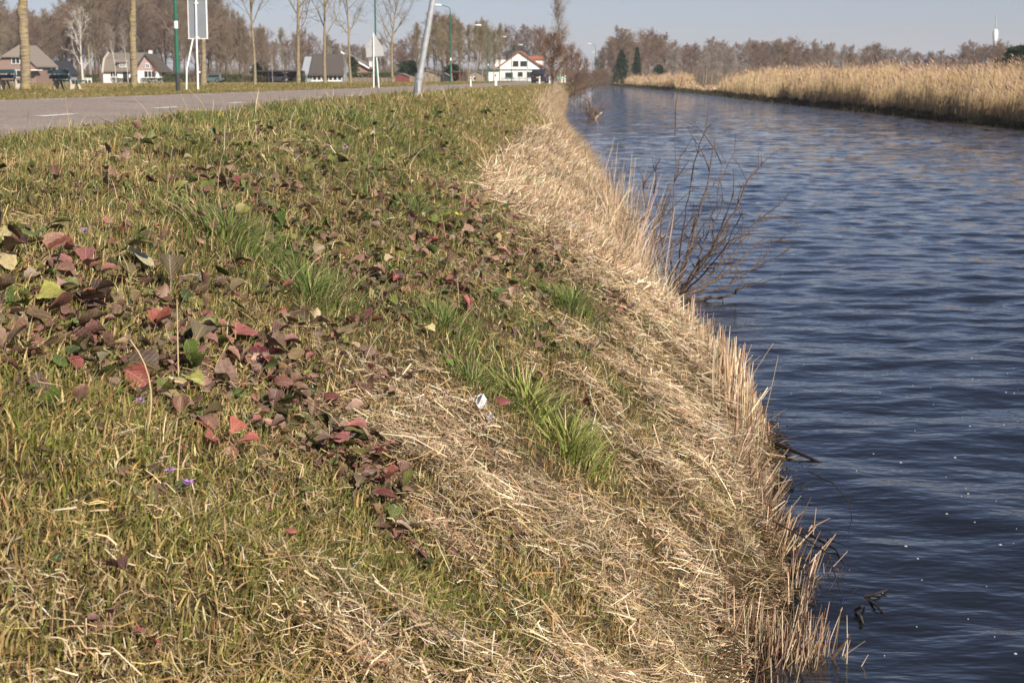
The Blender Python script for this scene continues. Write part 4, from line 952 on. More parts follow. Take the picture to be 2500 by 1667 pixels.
for i, (px, dia) in enumerate(TREE_PX):
    x, y = TREE_SPOTS[i]; z = gz(x, y)
    if i < 2:
        e = empty("roadside_tree", (x, y, z-.05)); rr = random.Random(40+i); n = 46; N_ = 28; b = MB(); rings = []
        Hh = 5.2; VV = []; 
        for j in range(n+1):
            zz = Hh*j/n; rad = dia/2*(1+.22*math.exp(-zz*5))*(1-.05*zz); cx = .022*zz+.012*math.sin(zz*2+i)
            for k in range(N_):
                a = 2*math.pi*k/N_; kn = 0
                for (kz, ka, kr, ks) in ([(2.55, 3.4, .075, .16), (1.9, 3.3, .03, .2), (1.2, 3.0, .02, .15), (2.2, 1.0, .02, .2)] if i == 0 else [(2.1, 3.3, .05, .12), (2.75, 3.4, .05, .12), (1.75, 3.2, .03, .1), (1.5, 2.9, .03, .1), (1.0, .4, .02, .12), (2.4, .3, .02, .15), (.7, 3.2, .015, .1)]):
                    da = (a-ka+math.pi) % (2*math.pi)-math.pi; kn += kr*math.exp(-((zz-kz)/ks)**2-(da/.8)**2)
                rd = rad+kn+.006*math.sin(zz*31+a*3)+.004*math.sin(a*7+zz*9)
                VV.append((cx+rd*math.cos(a), rd*math.sin(a), zz))
        q = [(j*N_+k, j*N_+(k+1) % N_, (j+1)*N_+(k+1) % N_, (j+1)*N_+k) for j in range(n) for k in range(N_)]
        np_mesh("trunk", VV, quads=q, mat=M_lich, parent=e, smooth=True)
        T, Cn = tree_mesh(60+i, 6.5, dia*.35, .12, 12, .8, .42, 6, 5, 2, .008, .06)
        up = np.array([.022*5.1, 0, 5.1]); seg_mesh("crown", [(a_+up, b_+up, c_, d_) for a_, b_, c_, d_ in T+Cn], M_brc, e, 5)
    else:
        H = [0, 0, 10, 8.5, 10.5, 11, 10.5, 9.2][i]
        e = make_tree("roadside_tree", dict(seed=70+i, H=H, r0=dia/2, crown0=.27 if i > 3 else .34, n1=17, spread=.80 if i != 3 else .45, ratio=.36, n2=7, n3=5, n4=2, twig=.008, trop=.10, wob=.03, lens=(.5, .45, .5)), M_lich, M_brc, 10)
        e.location = (x, y, z-.05); e.rotation_euler = (0, R(3.5) if i == 3 else 0, i*1.3 if i != 3 else 0)
    tag(e, row_lab[i], "tree", "row of bare trees along the far roadside")

# tree kinds for the background
red = bark("reddish_twigs", (.26, .175, .12)); redd = bark("dark_reddish_twigs", (.20, .14, .10)); brn = bark("brown_twigs", (.27, .205, .145)); olv = bark("olive_twigs", (.28, .225, .145)); gry = bark("grey_twigs", (.34, .29, .25))
tk = bark("brown_trunk", (.15, .11, .08)); tkg = bark("grey_green_trunk", (.27, .235, .165)); wht = bark("birch_bark", (.62, .58, .53), (.4, .36, .32), 5); rus = bark("rust_twigs", (.21, .115, .065)); pur = bark("purple_twigs", (.23, .155, .12))
K1 = Kind("woodland_tree", dict(seed=1, H=14, r0=.17, crown0=.22, n1=30, spread=.85, ratio=.27, n2=9, n3=6, n4=3, twig=.022, trop=.05), tk, red)
K2 = Kind("woodland_tree", dict(seed=2, H=14, r0=.19, crown0=.16, n1=32, spread=.75, ratio=.30, n2=9, n3=6, n4=3, twig=.022, trop=.08), tk, brn)
K3 = Kind("woodland_tree", dict(seed=3, H=14, r0=.14, crown0=.30, n1=28, spread=1.0, ratio=.24, n2=9, n3=6, n4=3, twig=.021, trop=.02), tk, redd)
K4 = Kind("poplar", dict(seed=4, H=16, r0=.18, crown0=.15, n1=40, spread=.36, ratio=.26, n2=8, n3=5, n4=2, twig=.016, trop=.12), tkg, gry)
K5 = Kind("woodland_tree", dict(seed=5, H=12, r0=.16, crown0=.2, n1=28, spread=.95, ratio=.33, n2=9, n3=6, n4=3, twig=.02, trop=.03), tk, pur)
K6 = Kind("slim_tree", dict(seed=6, H=10, r0=.11, crown0=.28, n1=30, spread=.40, ratio=.26, n2=9, n3=6, n4=2, twig=.014, trop=.09), tkg, olv)
K7 = Kind("birch_tree", dict(seed=8, H=10, r0=.17, crown0=.16, n1=11, spread=.55, ratio=.42, n2=6, n3=4, n4=1, twig=.016, trop=.10, wob=.03), wht, wht)
K10 = Kind("brown_bush_tree", dict(seed=19, H=5, r0=.10, crown0=.05, n1=34, spread=.95, ratio=.44, n2=9, n3=6, n4=3, twig=.010, trop=.06), tk, pur)
K8 = Kind("brown_bush_tree", dict(seed=9, H=5, r0=.10, crown0=.08, n1=34, spread=.85, ratio=.44, n2=10, n3=7, n4=3, twig=.007, trop=.06), tk, rus)
K9 = Kind("slender_birch", dict(seed=10, H=9, r0=.07, crown0=.35, n1=16, spread=.5, ratio=.26, n2=6, n3=4, n4=1, twig=.011, trop=.08), wht, gry)
tr = random.Random(12)
def put(kind, px, top_py, D, label, group, cat="tree", base=None, sx=1.0):
    z = gz((px-1465)/F*D, D) if base is None else base
    H = EYE-(top_py-190)/F*D-z; s = H/kind.args['H']/.98
    return kind.place(at(px, D, None, z-.1), (s*sx, s*sx, s), tr.random()*6.28, label, cat, group)

# left wood behind the houses
tops = lambda px: I(px, [-60, 0, 60, 100, 140, 180, 200, 260, 330, 420, 470, 540, 600, 660, 720, 800, 900, 960, 1010], [15, 22, 30, 45, 22, 18, -10, -30, -10, 0, -20, 20, 45, 62, 70, 88, 100, 100, 110])
kinds_l = [K1, K3, K5, K2, K6, K3, K2]
sect = [(-80, 110, "bare reddish tree in the wood above the brick house"), (110, 230, "bare reddish tree in the wood above the small dark barn"), (230, 420, "bare reddish tree in the wood behind the gambrel-roofed cottage"),
        (420, 640, "bare brown tree in the wood behind the large grey sign"), (640, 1020, "bare brown tree in the wood beyond the dark thatched roof")]
px = -60; i = 0
while px < 1015:
    D = 330+tr.random()*70; lb = [s[2] for s in sect if s[0] <= px < s[1]][0]
    put(kinds_l[i % 7], px, max(tops(px)+tr.uniform(-16, 30)+(16 if px > 570 else 0), -40), D, lb, lb.replace("tree in", "trees in"), sx=tr.uniform(.8, 1.15)); px += tr.uniform(12, 20); i += 1
for q in range(46):
    px = -70+q*24+tr.uniform(-6, 6); D = 400+tr.random()*60; lb = "bare tree deep inside the wood behind the houses"
    if px > 600 and q % 2: continue
    put(kinds_l[q % 7], px, tops(px)+tr.uniform(6, 50)+(22 if px > 570 else 0), D, lb, "bare trees deep inside the left wood", sx=tr.uniform(1.0, 1.3))
for px, t in ((190, -20), (212, -40), (232, -30), (275, -60), (330, -20), (520, -30), (548, 0)):
    put(K4, px, t, 410, "tall pale fastigiate poplar rising above the left wood", "tall pale poplars above the left wood", sx=.9)
put(K7, 201, 45, 225, "white-barked birch with forking limbs between the dark barn and the cottage", None, sx=1.15)
for px, t, lb in ((283, 70, "thin white birch in front of the cottage's long roof, left one"), (313, 75, "thin white birch in front of the cottage's long roof, right one"), (670, 122, "thin leaning white birch beside the parked pale car"), (845, 130, "white birch at the brick gable's left edge"), (380, 150, "small twisted garden tree before the pink gable")):
    put(K9 if px != 380 else K5, px, t, 235, lb, None, sx=.8 if px != 380 else .7)
for px, t in ((560, 60), (590, 50), (612, 70), (540, 90), (648, 75)):
    put(K2, px, t, 260, "dark bare tree standing in the gap between sign and thatched house", "dark bare trees right of the large sign", sx=.75)
# pale-stemmed slim trees in the middle
for k, px in enumerate((1026, 1048, 1068, 1087, 1108, 1126, 1147, 1165, 1180, 1193, 1208, 1222)):
    put(K6, px, 62+tr.uniform(-12, 14)+(12 if px < 1060 else 0)+(18 if px > 1200 else 0), 205+6*(k % 4), "slim pale-stemmed tree in the row left of the white house", "slim pale-stemmed trees left of the white house", sx=.95)
for px, t, k in ((1062, 45, K3), (1094, 60, K8), (1200, 75, K2), (1282, 72, K3), (1255, 95, K5), (1300, 82, K5), (1318, 80, K1), (1336, 95, K1), (1240, 80, K5), (1170, 62, K1), (1130, 66, K1), (1010, 95, K5), (985, 105, K3)):
    put(k, px, t, 330+tr.random()*30, "bare tree showing behind the white house and the slim row", "bare trees behind the white house", sx=1.0)
put(K8, 1352, 96, 138, "dense rust-brown bush tree with dark trunk on the bank crest beside the dark car", None, sx=1.12)
put(K4, 1368, -20, 170, "tall thin poplar rising above the rust-brown bush tree", None, base=1.3, sx=.8)
for px, t, D in ((1396, 122, 210), (1412, 138, 240), (1432, 150, 280), (1383, 128, 260)):
    put(K8, px, t, D, "rust-brown bushy tree beyond the dark car", "rust-brown trees beyond the dark car", base=1.1, sx=.62)
for px, t, D in ((1404, 182, 120), (1418, 178, 140), (1430, 176, 170), (1446, 178, 200), (1462, 180, 240), (1478, 178, 300)):
    o = put(K10, px, t, D, "low reddish shrub on the near waterline in the distance", "low reddish shrubs along the near waterline", "shrub", base=.25, sx=1.25); o.name = "waterside_shrub"
# right wood
rt = lambda px: I(px, [1420, 1450, 1480, 1520, 1560, 1600, 1640, 1700, 1760, 1800, 1870, 1920, 1960, 2050, 2120, 2180, 2260, 2300, 2370, 2420, 2460, 2560], [170, 150, 112, 74, 92, 78, 98, 104, 100, 112, 92, 100, 108, 116, 112, 118, 132, 122, 104, 108, 112, 118])
px = 1462; i = 0
while px < 2560:
    D = 400+tr.random()*90; side = "conifers" if px < 1640 else ("reed bed's left end" if px < 1960 else ("middle of the reed bed" if px < 2250 else "thin distant tower"))
    kd = [K1, K5, K3, K1, K2][i % 5]
    if tr.random() < .18: kd = K4
    kd.place(at(px, D, None, .35), [((EYE-(rt(px)+tr.uniform(0, 26)-190)/F*D-.35)/kd.args['H'])*k_ for k_ in (1.35, 1.35, 1.02)], tr.random()*6.28, "bare brown tree in the far wood near the %s" % side, "tree", "far wood near the %s" % side)
    px += tr.uniform(13, 22); i += 1
for q in range(44):
    px = 1462+q*25+tr.uniform(-7, 7); kd = [K2, K1, K5][q % 3]
    kd.place(at(px, 530, None, .35), [((EYE-(rt(px)+tr.uniform(10, 30)-190)/F*530-.35)/kd.args['H'])*k_ for k_ in (1.5, 1.5, 1.02)], tr.random()*6.28, "bare tree deep inside the far wood across the canal", "tree", "bare trees deep inside the far wood")
# low undergrowth of the woods
def thicket(name, n, xy, hfun, cols, label, wd=.03):
    X, Y, Z0 = xy; b = Bag(); h = hfun(X, Y)*(.3+.8*rng.random(n))
    b.add(ribbons(np.stack([X, Y, Z0], 1), h, wd*(.5+rng.random(n)), rng.random(n)*6.28, .35*rng.random(n), 3, pal(cols, [1]*len(cols), n, .25), twist=rng.normal(0, .6, n), taper=.6))
    tag(b.build(name, M_twig), label, kind='stuff')
n = 24000; Y = 335+rng.random(n)*90; PX = -80+rng.random(n)*1480; X = (PX-1465)/F*Y
thicket("undergrowth", n, (X, Y, ground_z(X, Y)-.1), lambda X, Y: 2.4+2.8*fbm(X*.1, Y*.1), [(.17, .11, .085), (.13, .095, .06), (.20, .14, .10), (.10, .085, .045)], "bare brown undergrowth at the foot of the left wood", .045)
n = 30000; Y = 430+rng.random(n)*90; PX = 1450+rng.random(n)*1120; X = (PX-1465)/F*Y
thicket("undergrowth", n, (X, Y, np.full(n, .3)), lambda X, Y: 3.5+4.0*fbm(X*.1, Y*.1), [(.18, .115, .09), (.14, .10, .065), (.21, .15, .11), (.12, .10, .06)], "bare brown undergrowth at the foot of the far wood", .05)

# evergreens: sprays of needles round a stem
def evergreen(name, loc, H, W, seed, label, cat, cols=((.022, .04, .018), (.035, .06, .025), (.05, .075, .035)), shape='cone', n=5200, sz=.12):
    r = np.random.default_rng(seed); e = empty(name, loc); tag(e, label, cat)
    MB().tube([(0, 0, 0), (0, 0, H*.9)], [W*.06+.03, .02], 7).build("trunk", tk, e, True)
    t = r.random(n)**.8; a = r.random(n)*6.28
    lob = 1+.3*np.sin(a*3+t*9+seed)+.25*np.sin(a*5-t*17)+.25*np.sin(t*41+a*2)
    rad = {'cone': (1-t)**.8*.5+.03, 'round': np.sqrt(np.clip(1-(2*t-1)**2, 0, 1))*.5}[shape]*W*lob*(.30+.75*r.random(n)**.5)
    c = np.stack([np.cos(a)*rad, np.sin(a)*rad, (.04+.96*t)*H], 1)
    d = np.stack([np.cos(a), np.sin(a), r.normal(.1, .5, n)], 1)+r.normal(0, .4, (n, 3)); d /= np.linalg.norm(d, axis=1, keepdims=True)
    V, q, _, C = sticks(c, d, sz*(1.5+2*r.random(n)), np.full(n, sz*.7), r.random(n)*3, pal(cols, [1]*len(cols), n, .25), r.normal(0, .15, n))
    np_mesh("crown", V, quads=q, mat=M_blade, col=C, parent=e); return e
def eg(px, top, D, Wpx, label, shape='cone', name="conifer", base=None, n=5200, cols=None, sz=.14, cat="conifer"):
    z = gz((px-1465)/F*D, D) if base is None else base; H = EYE-(top-190)/F*D-z
    k = dict(cols=cols) if cols else {}
    return evergreen(name, at(px, D, None, z-.05), H, Wpx*D/F, int(px), label, cat, shape=shape, n=n, sz=sz, **k)
eg(1516, 124, 380, 40, "wide dark conifer at the canal's far end, left of the pair", base=.5)
eg(1553, 118, 380, 24, "narrow dark conifer at the canal's far end, right of the pair", base=.5)
eg(1607, 160, 380, 24, "round dark evergreen left of the reeds' end", 'round', "evergreen_bush", base=.5, n=2500, cat="bush")
eg(2458, 116, 185, 84, "dark evergreen behind the reeds at the right edge", 'round', "evergreen_tree", base=.5, n=9000, sz=.12, cat="tree")
eg(1008, 150, 250, 55, "dark evergreen bush behind the low sheds", 'round', "evergreen_bush", n=3500, cat="bush")
eg(1110, 158, 255, 36, "dark evergreen bush behind the pergola", 'round', "evergreen_bush", n=2500, cat="bush")
eg(640, 152, 262, 32, "dark rounded evergreen left of the carport", 'round', "evergreen_bush", n=2500, cat="bush")
eg(102, 152, 255, 36, "bare brown rounded bush beside the brick house", 'round', "garden_bush", n=2500, cols=((.13, .10, .055), (.16, .115, .06)), cat="bush")
eg(862, 140, 262, 30, "ivy-dark bush against the brick gable", 'round', "ivy_bush", n=3000, cols=((.05, .06, .03), (.08, .085, .04)), cat="bush")

def hedge(px0, px1, top, D, label, cols=((.05, .075, .025), (.075, .10, .03), (.10, .11, .04)), depth=1.0, base=None):
    x0, x1 = (px0-1465)/F*D, (px1-1465)/F*D; z = gz((x0+x1)/2, D) if base is None else base; H = EYE-(top-190)/F*D-z; n = int(max(700, (x1-x0)*H*260))
    r = np.random.default_rng(int(px0)); c = np.stack([r.uniform(x0, x1, n), D+r.uniform(-depth/2, depth/2, n), z+H*r.random(n)**.8], 1)
    c[:, 2] *= 1; c[:, 2] += .12*H*(vnoise(c[:, 0]*1.5, c[:, 1])-.5)
    d = r.normal(0, 1, (n, 3)); d /= np.linalg.norm(d, axis=1, keepdims=True)
    V, q, _, C = sticks(c, d, .12+.1*r.random(n), np.full(n, .08), r.random(n)*3, pal(cols, [1]*len(cols), n, .2))
    tag(np_mesh("hedge", V, quads=q, mat=M_blade, col=C), label, "hedge")
hedge(85, 158, 181, 252, "green hedge between the brick house and the dark barn")
hedge(398, 465, 180, 250, "green hedge right of the pink gable")
hedge(540, 595, 181, 240, "green hedge right of the large sign's posts")
hedge(700, 752, 182, 242, "dark green hedge left of the thatched house's grey gable")
hedge(852, 1000, 178, 245, "long green hedge behind the wooden fence")
hedge(600, 655, 186, 240, "low brown-green hedge before the carport", cols=((.08, .07, .035), (.10, .09, .04)))
hedge(205, 240, 182, 246, "short green hedge behind the white rail fence")
hedge(270, 335, 191, 242, "low dark clipped hedge in front of the cottage windows", cols=((.05, .05, .03), (.08, .07, .04)))
hedge(345, 400, 191, 242, "low clipped hedge in front of the pink gable")

# ------------------------------------------------------------------ houses
def wm(name, c, **k): return mat(name, c, .85, scale=k.pop('scale', 3), var=k.pop('var', .15), **k)
def brick(name, c, c2, mortar=(.30, .27, .24)):
    m, nt, p = nodes_of(name); p.inputs["Roughness"].default_value = .9
    tc = nt.nodes.new("ShaderNodeTexCoord"); mp = nt.nodes.new("ShaderNodeMapping"); mp.inputs["Rotation"].default_value = (R(90), 0, 0)
    nt.links.new(tc.outputs["Object"], mp.inputs["Vector"]); b = nt.nodes.new("ShaderNodeTexBrick"); b.inputs["Scale"].default_value = 1
    b.inputs["Brick Width"].default_value = .22; b.inputs["Row Height"].default_value = .075; b.inputs["Mortar Size"].default_value = .008
    b.inputs["Color1"].default_value = (*c, 1); b.inputs["Color2"].default_value = (*c2, 1); b.inputs["Mortar"].default_value = (*mortar, 1)
    nt.links.new(mp.outputs[0], b.inputs["Vector"]); nt.links.new(b.outputs["Color"], p.inputs["Base Color"]); return m
M_brick = brick("red_brick", (.26, .125, .095), (.21, .10, .08)); M_brick2 = brick("brown_brick", (.24, .14, .11), (.20, .115, .09))
M_white = wm("white_render", (.78, .75, .70), var=.08); M_pink = wm("pink_boarding", (.42, .30, .29)); M_thatch = mat("thatch", (.22, .185, .15), .95, scale=14, var=.35, bump=.03)
M_dthatch = mat("dark_thatch", (.10, .085, .075), .95, scale=10, var=.4, bump=.03); M_tile = mat("orange_tiles", (.34, .135, .085), .8, scale=8, var=.3); M_dtile = mat("grey_tiles", (.20, .18, .175), .8, scale=10, var=.25)
M_glass = mat("window_glass", (.03, .035, .04), .12, spec=.7, var=.3); M_frame = mat("white_frame", (.80, .79, .76), .5, var=.05); M_gframe = mat("dark_green_paint", (.03, .08, .065), .5, var=.2)
M_black = mat("black_boarding", (.035, .035, .04), .8); M_wood = mat("weathered_wood", (.30, .235, .175), .9, scale=12, var=.35); M_greyw = wm("grey_render", (.30, .31, .34)); M_redw = mat("dark_red_boards", (.20, .06, .05), .8, scale=12)
def window(parent, x, z, w, h, y, fr=M_frame, mull=1, t=.08, name="window"):
    """window on a wall facing -y at local y; frame proud of the wall, panes inside it"""
    f = MB(); fy = y-t/2
    f.box((x, fy, z+h/2+.04), (w+.16, t, .08)); f.box((x, fy, z-h/2-.04), (w+.22, t+.06, .08))
    f.box((x-w/2-.04, fy, z), (.08, t, h)); f.box((x+w/2+.04, fy, z), (.08, t, h))
    for k in range(mull): f.box((x-w/2+w*(k+1)/(mull+1), fy, z), (.07, t*.8, h))
    fo = f.build(name, fr, parent); MB().box((x, y-.015, z), (w, .03, h)).build("pane", M_glass, fo); return fo
def gable_house(name, px0, px1, D, eave_py, ridge_py, base_py, depth, mw, mr, label, over=.35, rt=.22, hip=0.0, apex=None, name_cat="house", upper=None):
    """gable end faces the camera; local x to the right, y away; returns empty with scale 1 and local pixel->metre helpers"""
    s = D/F; xc = ((px0+px1)/2-1465)*s; zb = EYE-(base_py-190)*s; e = empty(name, (xc, D, zb)); tag(e, label, name_cat)
    w = (px1-px0)*s; he = (base_py-eave_py)*s; hr = (base_py-ridge_py)*s; ax = 0 if apex is None else (apex*s-(px0+px1)/2*s)
    if hip:
        k = hip; zt = hr-(hr-he)*k; xl_, xr_ = ax-(ax+w/2)*k, ax+(w/2-ax)*k
        MB().prism([(-w/2, -.6), (w/2, -.6), (w/2, he), (xr_, zt), (xl_, zt), (-w/2, he)], 0, depth).build("wall", mw, e)
    else: MB().prism([(-w/2, -.6), (w/2, -.6), (w/2, he), (ax, hr), (-w/2, he)], 0, depth).build("wall", mw, e)
    b = MB(); sl_ = (hr-he)/(w/2+ax); sr_ = (hr-he)/(w/2-ax); y0, y1 = -over, depth+over
    yh = (w*.28 if hip else -over)
    for sgn, sl in ((-1, sl_), (1, sr_)):
        xe = sgn*(w/2+over); ze = he-over*sl
        if hip:
            # slope cut back by the half hip
            xk = ax+(sgn*w/2-ax)*hip; zk = hr-(hr-he)*hip
            vs = [(xe, y0, ze), (xk, y0, zk), (ax, yh, hr+.0), (ax, y1, hr), (xe, y1, ze)]; up = [(a, b_, c+rt) for a, b_, c in vs]
            n = 5
            b.add(vs+up, [tuple(range(n)), tuple(range(2*n-1, n-1, -1))]+[(i, i+n, (i+1) % n+n, (i+1) % n) for i in range(n)])
        else: b.prism([(ax, hr+.02), (ax, hr+rt+.02), (xe, ze+rt), (xe, ze)], y0, y1)
    ro = b.build("roof", mr, e)
    if hip:
        zk = hr-(hr-he)*hip; xa, xb = ax-(ax+w/2)*hip, ax+(w/2-ax)*hip
        vs = [(xa-.1, y0-.12, zk-.12), (xb+.1, y0-.12, zk-.12), (ax, yh, hr+.03)]; up = [(a, b_, c+rt) for a, b_, c in vs]
        MB().add(vs+up, [(0, 1, 2), (5, 4, 3), (0, 3, 4, 1), (1, 4, 5, 2), (2, 5, 3, 0)]).build("hip", M_thatch2, ro)
    def L(px, py): return ((px-1465)*s-xc, EYE-(py-190)*s-zb)
    return e, ro, L, s
M_thatch2 = mat("pale_thatch", (.25, .21, .175), .95, scale=14, var=.3, bump=.03)

# H1 brick house, far left
e, ro, L, s = gable_house("brick_house", -18, 84, 240, 160, 114, 200, 9, M_brick2, M_thatch2, "brown brick house with a half-hipped pale thatched roof at the far left edge", hip=.55, apex=36)
a, b = L(36, 149); window(e, a-.0, b, 1.15, .85, 0, mull=1); a, b = L(30, 181); window(e, a, b, 2.2, 1.0, 0, mull=2)
a, b = L(86, 172); MB().box((a, -.2, b), (1.2, 2.4, .16)).build("porch_roof", M_white, e); a, b = L(40, 114); MB().box((a+.3, 3, b+.2), (.5, .5, .9)).build("chimney", M_brick2, ro)
# H2 dark barn
e, ro, L, s = gable_house("dark_barn", 116, 152, 262, 178, 152, 200, 7, M_greyw, M_black, "small dark barn with a black roof and one gable window", over=.3)
a, b = L(131, 166); window(e, a, b, .4, .5, 0, mull=0, fr=M_black)
a, b = L(131, 156); MB().box((a, -.1, b), (.22, .2, .22)).build("vent", M_frame, e)
# H3 cottage: long roof parallel to us plus gambrel end and the pink gabled wing
D = 250; s = D/F; X0 = (250-1465)*s; zb = EYE-(199-190)*s; e = empty("cottage", (X0, D, zb)); tag(e, "white cottage with a long grey gambrel roof and a pink gabled wing", "house")
def l3(px, py): return (px-250)*s, EYE-(py-190)*s-zb
x1, _ = l3(350, 0); _, zr = l3(0, 132); _, ze = l3(0, 174); _, zk = l3(0, 148)
MB().prism_x([(0, -.5), (6, -.5), (6, ze-.05), (5.2, zk-.05), (3, zr-.1), (.8, zk-.05), (0, ze-.05)], .12, x1).build("wall", M_white, e)
ro = MB().prism_x([(-.45, ze-.15), (-.45, ze+.1), (.6, zk+.18), (3, zr+.15), (5.4, zk+.18), (6.4, ze+.1), (6.4, ze-.15), (5.2, zk), (3, zr-.05), (.8, zk)], .35, x1+.6).build("roof", M_thatch, e)
MB().prism_x([(.1, -.5), (5.9, -.5), (5.9, ze), (5.1, zk), (3, zr-.02), (.9, zk), (.1, ze)], 0, .115).build("end_wall", M_greyw, e)
MB().prism_x([(-.6, ze-.3), (-.6, ze+.02), (.5, zk+.25), (3, zr+.3), (3, zr+.05), (.75, zk-.02), (-.3, ze-.3)], .05, .33).build("barge_board", M_wood2 if 'M_wood2' in globals() else mat("pale_board", (.5, .43, .34), .8), e)
xd0, zd0 = l3(288, 167); xd1, zd1 = l3(310, 154)
dm_ = MB().box(((xd0+xd1)/2, .9, (zd0+zd1)/2), (xd1-xd0, 2.4, zd1-zd0)).build("dormer", M_thatch, e); MB().box(((xd0+xd1)/2, .7, zd1+.06), (xd1-xd0+.3, 2.6, .12)).build("dormer_roof", M_dtile, dm_)
window(e, (xd0+xd1)/2+.25, (zd0+zd1)/2, (xd1-xd0)*.62, (zd1-zd0)*.62, -.3, mull=3)
for px_, wpx, mu in ((279, 17, 2), (326, 12, 1)):
    a, b = l3(px_, 182); window(e, a, b, wpx*s, .75, 0, mull=mu)
a, b = l3(308, 186); MB().box((a, -.03, b), (.9, .06, 1.7)).build("door", M_black, e)
a, b = l3(358, 132); MB().box((a, 3, b+.1), (.5, .5, .8)).build("chimney", M_white, ro)
xg0, _ = l3(343, 0); xg1, _ = l3(399, 0); xa, za = l3(368, 137); _, zu = l3(0, 174)
MB().prism([(xg0, -.5), (xg1, -.5), (xg1, zu), (xg0, zu)], -2.2, 1.0).build("wing_wall", M_white, e)
MB().prism([(xg0, zu), (xg1, zu), (xa, za)], -2.17, 1.0).build("wing_gable", M_pink, e)
b = MB(); b.prism([(xa, za+.02), (xa, za+.3), (xg0-.75, zu-.25), (xg0-.35, zu-.35)], -2.5, 4); b.prism([(xa, za+.02), (xa, za+.3), (xg1+.6, zu-.2), (xg1+.3, zu-.3)], -2.5, 4); b.build("wing_roof", M_dthatch, e)
a, b = l3(377, 182); window(e, a, b, 1.7, .9, -2.2, mull=2); a, b = l3(372, 162); window(e, a, b, .45, .6, -2.2, mull=1)
# white rail fence and other garden bits in front
def rail_fence(px0, px1, top, bot, D, label, m, nrail=2, npost=4):
    s = D/F; x0, x1 = (px0-1465)*s, (px1-1465)*s; zb = EYE-(bot-190)*s; H = (bot-top)*s; e = empty("rail_fence", (x0, D, zb)); tag(e, label, "fence")
    for k in range(npost): MB().box(((x1-x0)*k/(npost-1), 0, H/2-.1), (.09, .09, H+.2)).build("post", m, e)
    for k in range(nrail): MB().box(((x1-x0)/2, -.06, H*(.9-.4*k)), (x1-x0, .03, .10)).build("rail", m, e)
rail_fence(203, 222, 191, 199.5, 232, "short white rail fence beside the white birch", M_frame, 2, 3)
# H4 dark thatched house with white windows
D = 245; s = D/F; X0 = (738-1465)*s; zb = EYE-(202-190)*s; e = empty("thatched_house", (X0, D, zb)); tag(e, "low house with a big dark thatched roof and a row of white windows", "house")
def l4(px, py): return (px-738)*s, EYE-(py-190)*s-zb
x1, _ = l4(842, 0); _, zr = l4(0, 137); _, ze = l4(0, 181)
MB().prism_x([(0, -.5), (7, -.5), (7, ze), (3.5, zr-.15), (0, ze)], .1, x1).build("wall", M_greyw, e)
MB().prism_x([(-.5, ze-.3), (-.5, ze), (3.5, zr+.25), (7.5, ze), (7.5, ze-.3), (3.5, zr-.1)], 1.4, x1+.3).build("roof", M_dthatch, e)
for px_ in (773, 784, 795, 812, 823, 834):
    a, b = l4(px_, 190); window(e, a, b, .50, .78, 0, mull=0)
a, b = l4(804, 191.5); MB().box((a, -.03, b), (.7, .06, 1.2)).build("door", M_black, e)
a, b = l4(800, 198.5); MB().box((a, -.05, b), (4.6, .1, .12)).build("sill_band", M_frame, e)
# carport
D = 240; s = D/F; X0 = (624-1465)*s; zb = EYE-(202-190)*s; e = empty("carport", (X0, D, zb)); tag(e, "flat-roofed brick outbuilding and carport sheltering a pale car", "carport")
w = (728-624)*s; MB().box((w/2, 2.5, (202-174.5)*s), (w+.4, 5, .22)).build("roof", M_black, e)
MB().box((1.8, 4.2, .7), (3.4, .3, 2.0)).build("wall", M_brick, e); MB().box(((735-624)*s-1.2, 4.2, .7), (2.6, .3, 2.0)).build("wall", M_black, e)
for k in (.34, .72): MB().box((w*k, .2, .75), (.14, .14, 1.75)).build("post", M_black, e)
# H5 brick gable house
e, ro, L, s = gable_house("brick_gable_house", 776, 902, 268, 167, 134, 202, 8, M_brick, M_dtile, "red brick house with grey tiled roof and white verge, right of the thatched house", over=.4, rt=.25)
MB().box((L(885, 158)[0], 2.2, L(0, 157)[1]), (22*s, 2.4, 12*s)).build("dormer", M_dtile, e); a, b = L(909, 158); MB().box((a-.2, 2.2, b), (.15, 2.5, .9)).build("dormer_cheek", M_frame, e)
a, b = L(880, 190); window(e, a, b, 1.3, .8, 0)
a0, b0 = L(839, 133); a1, b1 = L(905, 168); MB().prism([(a0, b0+.15), (a0, b0+.42), (a1+.15, b1+.15), (a1+.15, b1-.1)], -.48, -.42).build("verge_board", M_frame, e)
# H6 white house
e, ro, L, s = gable_house("white_house", 1224, 1322, 300, 163, 129, 203, 9, M_white, M_tile, "white gabled house with orange tiled roof beside the dark car", over=.45, rt=.2, apex=1272)
for px_, py_, w_, h_, mu in ((1262, 157, .85, .85, 0), (1281, 157, 1.05, .8, 1), (1246, 185, 1.25, .95, 1), (1273, 182, .75, .65, 0), (1296, 183, .95, .85, 1)):
    a, b = L(px_, py_); window(e, a, b, w_, h_, 0, fr=M_gframe, mull=mu)
a, b = L(1272, 171.5); MB().box((a, -.06, b), (7.3, .12, .16)).build("fascia", M_gframe, e)
a, b = L(1222, 155); MB().box((a, 3.5, b), (1.9, 4.5, 1.35)).build("dormer", M_white, e); MB().box((a, 3.5, b+.72), (2.1, 4.7, .14)).build("dormer_roof", M_dtile, e)
a, b = L(1314, 154); MB().box((a, 3.5, b), (1.8, 4.2, 1.0)).build("dormer", M_white, e); MB().box((a-.3, 3.3, b+.85), (2.6, 4.4, .65)).build("dormer_roof", M_tile, e)
ae, be = L(1210, 188); 
ext = MB().box((ae, 1.6, be+.1), (28*s, 3.2, 26*s)).build("side_wing", M_white, e); MB().box((L(1195, 0)[0], 1.5, L(0, 172.5)[1]), (58*s, 3.6, .22)).build("flat_roof", M_gframe, ext)
